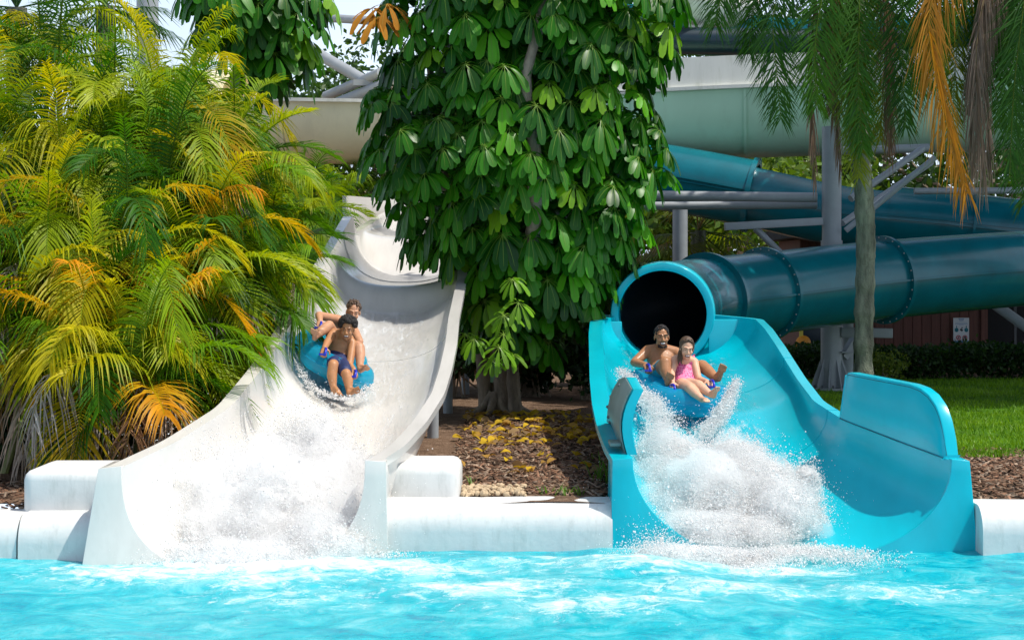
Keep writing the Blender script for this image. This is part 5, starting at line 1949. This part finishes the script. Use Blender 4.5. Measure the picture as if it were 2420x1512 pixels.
for a in (0.25, 0.75):
    o.ball(pel.lerp(che, a), (0.146 * w, 0.104 * w, 0.12), 20, 14, m=tm)
o.ball(che - ax * 0.06, (0.16 * w, 0.112 * w, 0.1), 20, 14, m=tm)
for k in (-1, 1):
    o.ball(che + sd * k * 0.062 + fw * 0.072 + ax * 0.012, (0.062, 0.05, 0.062), 14, 10, m=tm)
    o.cap(che + sd * k * 0.06 + fw * 0.085 + ax * 0.03, che + sd * k * 0.072 + fw * 0.082 + ax * 0.085, 0.035, 0.014)
st_ = MB()
suit = finish(o, 'swimsuit', pink_mat(), pr, 0.006, 4)
for k, shp in ((-1, shR), (1, shL)):
    st_.tube(spline([che + sd * k * 0.072 + fw * 0.088 + ax * 0.08, che + sd * k * 0.085 + fw * 0.06 + ax * 0.14, shp.lerp((shR + shL) / 2, 0.35) + ax * 0.062, shp.lerp((shR + shL) / 2, 0.35) - fw * 0.06 + ax * 0.05], 10), 0.005, 6)
st_.build('strap', paint('dark red strap', (0.2, 0.01, 0.05), 0.6), suit)


# ------------------------------------------------------------------ rafts
def vinyl(name, col, tcol):
    m, nt, b = newmat(name)
    b.inputs['Base Color'].default_value = (*col, 1)
    b.inputs['Roughness'].default_value = 0.12
    b.inputs['Coat Weight'].default_value = 0.4
    b.inputs['Coat Roughness'].default_value = 0.05
    tr = node(nt, 'ShaderNodeBsdfTranslucent')
    tr.inputs[0].default_value = (*tcol, 1)
    tp_ = node(nt, 'ShaderNodeBsdfTransparent')
    tp_.inputs[0].default_value = (0.35, 0.8, 0.9, 1)
    m1 = node(nt, 'ShaderNodeMixShader')
    m1.inputs[0].default_value = 0.5
    nt.links.new(b.outputs[0], m1.inputs[1])
    nt.links.new(tr.outputs[0], m1.inputs[2])
    m2 = node(nt, 'ShaderNodeMixShader')
    m2.inputs[0].default_value = 0.3
    nt.links.new(m1.outputs[0], m2.inputs[1])
    nt.links.new(tp_.outputs[0], m2.inputs[2])
    nt.links.new(m2.outputs[0], nt.nodes['Material Output'].inputs[0])
    return m


VIN = vinyl('clear blue vinyl', (0.02, 0.47, 0.7), (0.05, 0.8, 0.98))
HND = paint('dark blue handle', (0.004, 0.02, 0.42), 0.35, 0.1)


def raft(c, fw, side, ln, wd, r, label, hands):
    c, fw = Vector(c), Vector(fw).normalized()
    sd = Vector(side)
    sd = (sd - fw * sd.dot(fw)).normalized()
    up = sd.cross(fw)
    if up.z < 0:
        up = -up
    t = thing('raft', c, label, 'raft')

    def pt(x, y, z):
        return c + sd * x + fw * y + up * z
    for k in (-1, 1):
        o = MB()
        rows = []
        n = 64
        R0 = ln / 4 - 0.0
        for i in range(n):
            a = i / n * 6.28319
            cx, cy = (wd / 2 - r) * math.cos(a), (R0 + 0.04 - r) * math.sin(a) + k * (ln / 4 - 0.03)
            ox, oy = math.cos(a), math.sin(a)
            pinch = 1 - 0.035 * abs(math.sin(a * 8)) ** 6
            rows.append([pt(cx + ox * r * pinch * math.cos(b), cy + oy * r * pinch * math.cos(b), r * pinch * math.sin(b)) for b in [j / 20 * 6.28319 for j in range(20)]])
        o.grid(rows, close_u=True, close_v=True)
        tb = o.build('air_tube', VIN, t, smooth=180)
        sm = MB()
        for rr, zz in ((r * 1.0, 0.0), (r * 0.1, r * 0.99)):
            q_ = [pt((wd / 2 - r + rr) * math.cos(i / n * 6.28319), (R0 + 0.04 - r + rr) * math.sin(i / n * 6.28319) + k * (ln / 4 - 0.03), zz) for i in range(n + 1)]
            sm.tube(q_, 0.006, 5, cap=False)
        sm.build('weld_seam', VIN, tb)
        o = MB()
        rows = []
        for f in (0.02, 0.5, 1.0):
            rows.append([pt((wd / 2 - r) * f * math.cos(i / 32 * 6.28319), (R0 + 0.04 - r) * f * math.sin(i / 32 * 6.28319) + k * (ln / 4 - 0.03), -r * 0.75 + 0.03 * f) for i in range(32)])
        o.grid(rows, close_v=True)
        o.build('floor_sheet', VIN, t)
    for h in hands:
        h = Vector(h)
        o = MB().tube(spline([h - sd * 0.015 - fw * 0.09 + up * -0.03, h - fw * 0.06 + up * 0.012, h + fw * 0.06 + up * 0.012, h + fw * 0.09 + up * -0.03], 14), 0.014, 10)
        o.box(h - up * 0.035, (0.075, 0.2, 0.018))
        o.build('handle', HND, t, smooth=40)


raft(P(790, 848, 19.45), (0.2, -0.95, -0.2), (0.88, 0.05, -0.42), 1.3, 0.86, 0.135, 'clear blue double tube raft carrying two boys on the white slide',
     [A(488, 735, 18.8), A(885, 1030, 18.72), A(425, 385, 19.3)])
raft(P(1606, 926, 19.28), (0.2, -0.96, -0.14), (0.97, 0.2, -0.06), 1.45, 1.04, 0.14, 'clear blue double tube raft carrying a man and a woman on the blue slide',
     [B(430, 800, 19.2), B(785, 1090, 18.75), B(1340, 1030, 18.75)])


# ------------------------------------------------------------------ white water
def drops(L, p, r):
    """small drops, all in one mesh"""
    n = len(p)
    dirs = np.array([(1, 1, 1), (1, -1, -1), (-1, 1, -1), (-1, -1, 1)], float) * 0.8
    st = 1 + np.abs(rng.normal(0, 0.5, (n, 1, 3)))
    V = p[:, None, :] + dirs[None] * r[:, None, None] * st
    fc = np.array([(0, 1, 2), (0, 3, 1), (0, 2, 3), (1, 3, 2)])
    T = (np.arange(n)[:, None, None] * 4 + fc[None]).reshape(-1, 3)
    L.add(V.reshape(-1, 3), None, T, (0.9, 0.9, 0.9))


def flz(sec, x, y):
    """height of the channel floor under a point"""
    if y < sec[0, 0]:
        return 0.0
    s = sec_at(sec, y)
    xc, a = (s[1] + s[2]) / 2, (s[2] - s[1]) / 2
    c = min(1.0, abs((x - xc) / a))
    ne = s[6]
    zt = s[3] if x < xc else s[4]
    k = (max(0.0, 1 - c ** ne)) ** (1 / ne)
    return max(0.0, zt - (zt - s[5]) * k)


def noise_v(p, s, z0=0.0):
    return np.array([noise.fractal(Vector((a[0] * s, a[1] * s, a[2] * s + z0)), 0.8, 2.1, 6) for a in p])


def splash(label, lobes, sec, n_drop, seed):
    """white water thrown up: rough cores wrapped in drops"""
    L = Leaves()
    for (c, r, amp, share) in lobes:
        c, r = np.array(tuple(c)), np.array(r)
        nu, nv = int(240 * max(0.5, r[0])), int(150 * max(0.5, r[0]))
        th = np.linspace(0, 2 * np.pi, nu, endpoint=False)
        ph = np.linspace(0.0, 0.62 * np.pi, nv)
        TH, PH = np.meshgrid(th, ph)
        D = np.stack([np.sin(PH) * np.cos(TH), np.sin(PH) * np.sin(TH), np.cos(PH)], -1).reshape(-1, 3)
        nz = 0.75 * noise_v(D * r, 2.6, seed) + 0.12 * noise_v(D * r, 11.0, seed + 3)
        nz = nz + 0.06 * noise_v(D * r, 34.0, seed + 5)
        V = c + D * r * (0.84 + 0.55 * amp * nz)[:, None]
        idx = np.arange(nu * nv).reshape(nv, nu)
        Q = np.stack([idx[:-1], np.roll(idx[:-1], -1, 1), np.roll(idx[1:], -1, 1), idx[1:]], -1).reshape(-1, 4)
        L.add(V, Q, None, (0.9, 0.9, 0.9))
        n = int(n_drop * share)
        d = nrm(rng.normal(0, 1, (n, 3)))
        d[:, 2] = np.abs(d[:, 2]) * 1.0 - 0.12
        nz = 0.75 * noise_v(d * r, 2.6, seed)
        jet = noise_v(d * r, 5.0, seed + 9)
        R = 0.885 + amp * nz + np.abs(rng.normal(0, 0.045, n)) + (rng.exponential(0.10, n) * (0.35 + np.clip(jet, 0, 1) * 1.6)) + (rng.uniform(0, 1, n) < 0.22) * rng.exponential(0.16, n)
        p = c + d * r * R[:, None]
        p[:, 2] += 0.04 * rng.exponential(1.0, n) * (R > 1.05)
        rad = np.clip(rng.lognormal(-6.25, 0.5, n), 0.001, 0.01) * np.clip(1.25 - 0.6 * (R - 0.9), 0.5, 1.2)
        ok = p[:, 2] > -0.02
        drops(L, p[ok], rad[ok])
    o = L.build('white_water', M['foam'])
    tag(o, label, 'splash', kind='stuff')
    ms = Leaves()
    for (c, r, amp, share) in lobes:
        c, r = np.array(tuple(c)), np.array(r)
        th = np.linspace(0, 2 * np.pi, 70, endpoint=False)
        ph = np.linspace(0.0, np.pi, 50)
        TH, PH = np.meshgrid(th, ph)
        D = np.stack([np.sin(PH) * np.cos(TH), np.sin(PH) * np.sin(TH), np.cos(PH)], -1).reshape(-1, 3)
        V = c + D * r * (1.06 + 0.9 * amp * noise_v(D * r, 3.2, seed))[:, None]
        idx = np.arange(3500).reshape(50, 70)
        Q = np.stack([idx[:-1], idx[1:], np.roll(idx[1:], -1, 1), np.roll(idx[:-1], -1, 1)], -1).reshape(-1, 4)
        ms.add(V, Q, None, (1, 1, 1))
    tag(ms.build('water_mist', M['mist']), 'soft white mist around the ' + label.replace('big ', '').replace('frothy ', ''), 'mist', kind='stuff')


splash('big white burst of water at the foot of the white slide', [
    (P(610, 1190, 16.0) + Vector((0, 0, -0.25)), (1.05, 1.05, 0.74), 0.34, 0.38),
    (P(735, 1130, 16.7) + Vector((0, 0, -0.2)), (0.48, 0.6, 0.72), 0.45, 0.22),
    (P(500, 1240, 15.4) + Vector((0, 0, -0.25)), (0.72, 0.65, 0.5), 0.42, 0.16),
    (P(560, 1300, 14.75) + Vector((0, 0, -0.1)), (0.95, 0.4, 0.2), 0.35, 0.12),
    (P(760, 1270, 15.1) + Vector((0, 0, -0.2)), (0.42, 0.5, 0.4), 0.3, 0.08)], wsec, 230000, 1.0)
splash('frothy white burst of water in front of the raft on the blue slide', [
    (P(1680, 1170, 16.5) + Vector((0, 0, -0.15)), (0.78, 0.85, 0.55), 0.36, 0.36),
    (P(1590, 1090, 17.2) + Vector((0, 0, -0.15)), (0.36, 0.55, 0.42), 0.35, 0.18),
    (P(1800, 1140, 16.4) + Vector((0, 0, -0.12)), (0.34, 0.45, 0.36), 0.5, 0.08),
    (P(1850, 1190, 16.0) + Vector((0, 0, -0.12)), (0.36, 0.42, 0.32), 0.55, 0.08),
    (P(1905, 1120, 16.5) + Vector((0, 0, -0.1)), (0.12, 0.25, 0.2), 0.6, 0.03),
    (P(1740, 1080, 16.9) + Vector((0, 0, -0.1)), (0.26, 0.35, 0.3), 0.5, 0.05),
    (P(1660, 1245, 15.6) + Vector((0, 0, -0.05)), (0.62, 0.4, 0.2), 0.3, 0.12),
    (P(1760, 1240, 15.7) + Vector((0, 0, -0.08)), (0.5, 0.4, 0.17), 0.5, 0.08),
    (P(1640, 1310, 14.8) + Vector((0, 0, -0.05)), (0.6, 0.35, 0.13), 0.4, 0.10)], bsec, 200000, 5.0)


def trail(label, pts, w, h, n, core=True):
    L = Leaves()
    pp = spline(pts, 60)
    a = np.array([tuple(q) for q in pp])
    t = rng.uniform(0, 1, n) ** 0.8
    i = (t * 59).astype(int)
    nz = 0.5 + 0.5 * np.array([noise.noise(Vector((k * 0.22, 3.3, w * 9))) for k in range(60)])
    p = a[i] + np.stack([rng.normal(0, 1, n) * w, rng.normal(0, 1, n) * w * 1.3, np.abs(rng.normal(0, 1, n)) * h], 1) * (0.4 + 0.9 * t * nz[i])[:, None]
    drops(L, p, np.clip(rng.lognormal(-5.9, 0.45, n), 0.002, 0.012))
    tag(L.build('spray', M['foam']), label, 'spray', kind='stuff')


trail('churned foam on the pool in front of the white slide', [P(250, 1345, 14.5), P(420, 1350, 14.3), P(600, 1345, 14.35), P(800, 1320, 14.8), P(900, 1320, 14.8)], 0.22, 0.012, 22000)
trail('churned foam on the pool in front of the blue slide', [P(1490, 1300, 15.1), P(1600, 1320, 14.8), P(1760, 1325, 14.7), P(1880, 1300, 15.1), P(2020, 1320, 14.85)], 0.22, 0.012, 18000)
trail('strip of white spray along the left side of the blue slide raft', [P(1470, 880, 19.3), P(1500, 925, 18.8), P(1540, 960, 18.3), P(1560, 1010, 17.8), P(1540, 1080, 17.2)], 0.1, 0.07, 15000)
trail('strip of white spray at the right bow of the blue slide raft', [P(1742, 905, 18.9), P(1725, 945, 18.6), P(1705, 990, 18.2), P(1660, 1040, 17.7)], 0.065, 0.09, 8000)
trail('thin white spray around the front of the boys raft', [P(700, 860, 19.0), P(750, 925, 18.6), P(830, 945, 18.4), P(880, 915, 18.7)], 0.05, 0.03, 1600)

# ------------------------------------------------------------------ mulch chips, fallen leaves, coral stones
L = Leaves()


def scatter(n, xr, yr, fn):
    for _ in range(n):
        x, y = rng.uniform(*xr), rng.uniform(*yr)
        if ground_z(x, y) > 0:
            fn(x, y)


CH = [(0.1, 0.055, 0.035), (0.2, 0.125, 0.08), (0.3, 0.22, 0.16), (0.05, 0.03, 0.02), (0.24, 0.13, 0.08)]


def chip(x, y):
    a, l_, w_ = rng.uniform(0, 6.28), rng.uniform(0.02, 0.06), rng.uniform(0.006, 0.016)
    d = np.array((math.cos(a), math.sin(a), rng.normal(0, 0.25))) * l_
    s = np.array((-math.sin(a), math.cos(a), rng.normal(0, 0.3))) * w_
    c = np.array((x, y, ground_z(x, y) + 0.018))
    h = np.array((0, 0, 0.008))
    L.add([c - d - s, c + d - s * 0.6, c + d + s * 0.7, c - d + s, c - d - s - h, c + d - s * 0.6 - h, c + d + s * 0.7 - h, c - d + s - h], [(0, 1, 2, 3), (0, 4, 5, 1), (1, 5, 6, 2), (2, 6, 7, 3), (3, 7, 4, 0)], None, np.array(CH[int(rng.integers(5))]) * rng.uniform(0.7, 1.3))


scatter(5200, (-0.62, 1.0), (15.8, 25), chip)
scatter(3800, (3.95, 7), (15.6, 20), chip)
scatter(600, (-5.2, -3.9), (15.0, 17), chip)
tag(L.build('mulch_chips', M['chips']), 'brown bark mulch chips strewn over the planting beds', 'mulch', kind='stuff')

L = Leaves()


def fallen(x, y):
    rr = rng.uniform()
    col = (0.55, 0.36, 0.02) if rr < 0.55 else ((0.42, 0.24, 0.05) if rr < 0.8 else (0.26, 0.17, 0.08))
    k = int(rng.integers(1, 3))
    for j in range(k):
        a = rng.uniform(0, 6.28)
        d = np.array((math.cos(a), math.sin(a), rng.uniform(-0.05, 0.35)))
        s = np.array((-math.sin(a), math.cos(a), rng.normal(0, 0.4)))
        s /= np.linalg.norm(s)
        c = np.array((x, y, ground_z(x, y) + 0.025))
        l_ = rng.uniform(0.09, 0.17)
        w_ = l_ * 0.27
        V = []
        for q, ww in ((0, 0.15), (0.25, 0.8), (0.55, 1), (0.85, 0.7), (1, 0.1)):
            m_ = c + d * l_ * q + np.array((0, 0, 0.03 * math.sin(q * 3)))
            V += [m_ - s * w_ * ww, m_ + s * w_ * ww]
        L.add(V, [(i * 2, i * 2 + 1, i * 2 + 3, i * 2 + 2) for i in range(4)], None, np.array(col) * rng.uniform(0.75, 1.2))


scatter(200, (-0.6, 1.1), (20.6, 25.2), fallen)
scatter(34, (-0.5, 0.9), (17.4, 21.4), fallen)
tag(L.build('leaf_litter', M['deadleaf']), 'yellow fallen leaves lying on the mulch below the umbrella tree', 'fallen leaves', kind='stuff')

o = MB()
for k in range(190):
    x, y = rng.uniform(-0.44, 0.12), rng.uniform(15.75, 16.3)
    r = rng.uniform(0.015, 0.036)
    mm = Matrix.Rotation(rng.uniform(0, 6), 4, 'Z') @ Matrix.Rotation(rng.uniform(0, 6), 4, 'X')
    b0 = len(o.v)
    o.ball((x, y, ZG + r * 0.6 + rng.uniform(0, 0.03)), (r, r * rng.uniform(0.6, 1), r * rng.uniform(0.5, 0.9)), 8, 6, m=mm)
    for i in range(b0, len(o.v)):
        v_ = Vector(o.v[i])
        o.v[i] = tuple(v_ + Vector((1, 1, 1)) * 0.006 * noise.noise(v_ * 60))
tag(o.build('coral_gravel', paint('coral stone', (0.5, 0.38, 0.24), 0.9, 0.25, 20, bump=0.5, bscale=60), smooth=30), 'tan coral stones heaped behind the pool wall', 'gravel', kind='stuff')

# small weeds behind the wall
L = Leaves()
for (u, v, d) in [(1290, 1185, 15.9), (1350, 1180, 15.9), (1372, 1184, 15.85), (1325, 1188, 15.8), (1430, 1100, 16.8), (1418, 1105, 17.0), (1110, 1140, 16.6), (1395, 1010, 19)]:
    c = P(u, v, d)
    for k in range(9):
        a = rng.uniform(0, 6.28)
        l_ = rng.uniform(0.05, 0.14) if u < 1400 else rng.uniform(0.15, 0.35)
        d_ = np.array((math.cos(a) * 0.6, math.sin(a) * 0.6, 1.0)) * l_
        s = np.array((-math.sin(a), math.cos(a), 0)) * 0.006
        b = np.array((c.x + rng.normal(0, 0.03), c.y + rng.normal(0, 0.03), ZG))
        L.add([b - s, b + s, b + d_ * 0.6 + s, b + d_ * 0.6 - s, b + d_ * np.array((1.4, 1.4, 0.85))], [(0, 1, 2, 3)], [(3, 2, 4)], np.array((0.08, 0.17, 0.015)) * rng.uniform(0.6, 1.4))
tag(L.build('weeds', M['grass']), 'small green weeds sprouting in the mulch behind the pool wall', 'weeds', kind='stuff')


# ------------------------------------------------------------------ thin sheets of running water on both slides
def film_mat():
    m, nt, b = newmat('running water film')
    tc = node(nt, 'ShaderNodeTexCoord')
    mp = node(nt, 'ShaderNodeMapping')
    mp.inputs['Scale'].default_value = (7.0, 0.9, 2.0)
    nt.links.new(tc.outputs['Object'], mp.inputs[0])
    n1 = node(nt, 'ShaderNodeTexNoise', Scale=2.0, Detail=11, Roughness=0.72, Distortion=0.7)
    nt.links.new(mp.outputs[0], n1.inputs['Vector'])
    rp = ramp(nt, [(0.5, (0, 0, 0)), (0.78, (0.75,) * 3)])
    nt.links.new(n1.outputs['Fac'], rp.inputs[0])
    bp = node(nt, 'ShaderNodeBump', Strength=0.4, Distance=0.02)
    nt.links.new(n1.outputs['Fac'], bp.inputs['Height'])
    b.inputs['Base Color'].default_value = (0.88, 0.92, 0.94, 1)
    b.inputs['Roughness'].default_value = 0.4
    tp_ = node(nt, 'ShaderNodeBsdfTransparent')
    gl_ = node(nt, 'ShaderNodeBsdfGlossy', Roughness=0.08)
    nt.links.new(bp.outputs[0], gl_.inputs['Normal'])
    lw_ = node(nt, 'ShaderNodeFresnel', IOR=1.33)
    nt.links.new(bp.outputs[0], lw_.inputs['Normal'])
    m1 = node(nt, 'ShaderNodeMixShader')
    nt.links.new(lw_.outputs[0], m1.inputs[0])
    nt.links.new(tp_.outputs[0], m1.inputs[1])
    nt.links.new(gl_.outputs[0], m1.inputs[2])
    m2 = node(nt, 'ShaderNodeMixShader')
    nt.links.new(rp.outputs[0], m2.inputs[0])
    nt.links.new(m1.outputs[0], m2.inputs[1])
    nt.links.new(b.outputs[0], m2.inputs[2])
    at = node(nt, 'ShaderNodeAttribute', attribute_name='tint')
    ma = node(nt, 'ShaderNodeMath', operation='MULTIPLY_ADD')
    nt.links.new(n1.outputs['Fac'], ma.inputs[0])
    ma.inputs[1].default_value = 1.6
    nt.links.new(at.outputs['Fac'], ma.inputs[2])
    mr = node(nt, 'ShaderNodeMapRange')
    mr.inputs['From Min'].default_value = 0.95
    mr.inputs['From Max'].default_value = 1.6
    nt.links.new(ma.outputs[0], mr.inputs['Value'])
    m3 = node(nt, 'ShaderNodeMixShader')
    nt.links.new(mr.outputs[0], m3.inputs[0])
    nt.links.new(tp_.outputs[0], m3.inputs[1])
    nt.links.new(m2.outputs[0], m3.inputs[2])
    nt.links.new(m3.outputs[0], nt.nodes['Material Output'].inputs[0])
    return m


FILM = film_mat()
for sec, y0, y1, i0, i1, lab in ((wsec, 15.6, 24.0, 7, 25, 'thin sheet of running water on the white slide'), (bsec, 15.9, 24.0, 7, 24, 'thin sheet of running water on the blue slide')):
    V, T_ = [], []
    for k in range(90):
        s = sec_at(sec, y0 + (y1 - y0) * k / 89)
        cv = u_curve(*s)[i0:i1]
        for w_, p_ in enumerate(cv):
            V.append((p_.x, p_.y, p_.z + 0.012))
            T_.append(math.sin(math.pi * w_ / (len(cv) - 1)) * min(1, k / 8, (89 - k) / 8))
    m_ = i1 - i0
    idx = np.arange(90 * m_).reshape(90, m_)
    Q = np.stack([idx[:-1, :-1], idx[:-1, 1:], idx[1:, 1:], idx[1:, :-1]], -1).reshape(-1, 4)
    fl = Leaves()
    fl.add(V, Q, None, np.repeat(np.array(T_)[:, None], 3, 1))
    tag(fl.build('water_film', FILM), lab, 'water sheet', kind='stuff')

# moulding joints across the blue channel
for yy in (17.35, 20.2):
    s = sec_at(bsec, yy)
    cv = [p_ + Vector((0, 0, 0.004)) for p_ in u_curve(s[0], s[1] + 0.004, s[2] - 0.004, *s[3:])]
    MB().tube(cv + [cv[-1] + Vector((0.1, 0, 0))], 0.003, 5).build('joint_seam', M['blue'], bs)
# bolts round the tube flanges
for i in (i2, i3):
    t = (tp[i + 1] - tp[i - 1]).normalized()
    a_ = t.cross(Vector((0, 0, 1))).normalized()
    b2 = a_.cross(t)
    o = MB()
    for k in range(28):
        q_ = k / 28 * 6.28319
        o.ball(tp[i] - t * 0.04 + (a_ * math.cos(q_) + b2 * math.sin(q_)) * 0.705, 0.014, 6, 4)
    tag(o.build('bolt_ring', M['steel'], tt), kind='stuff')
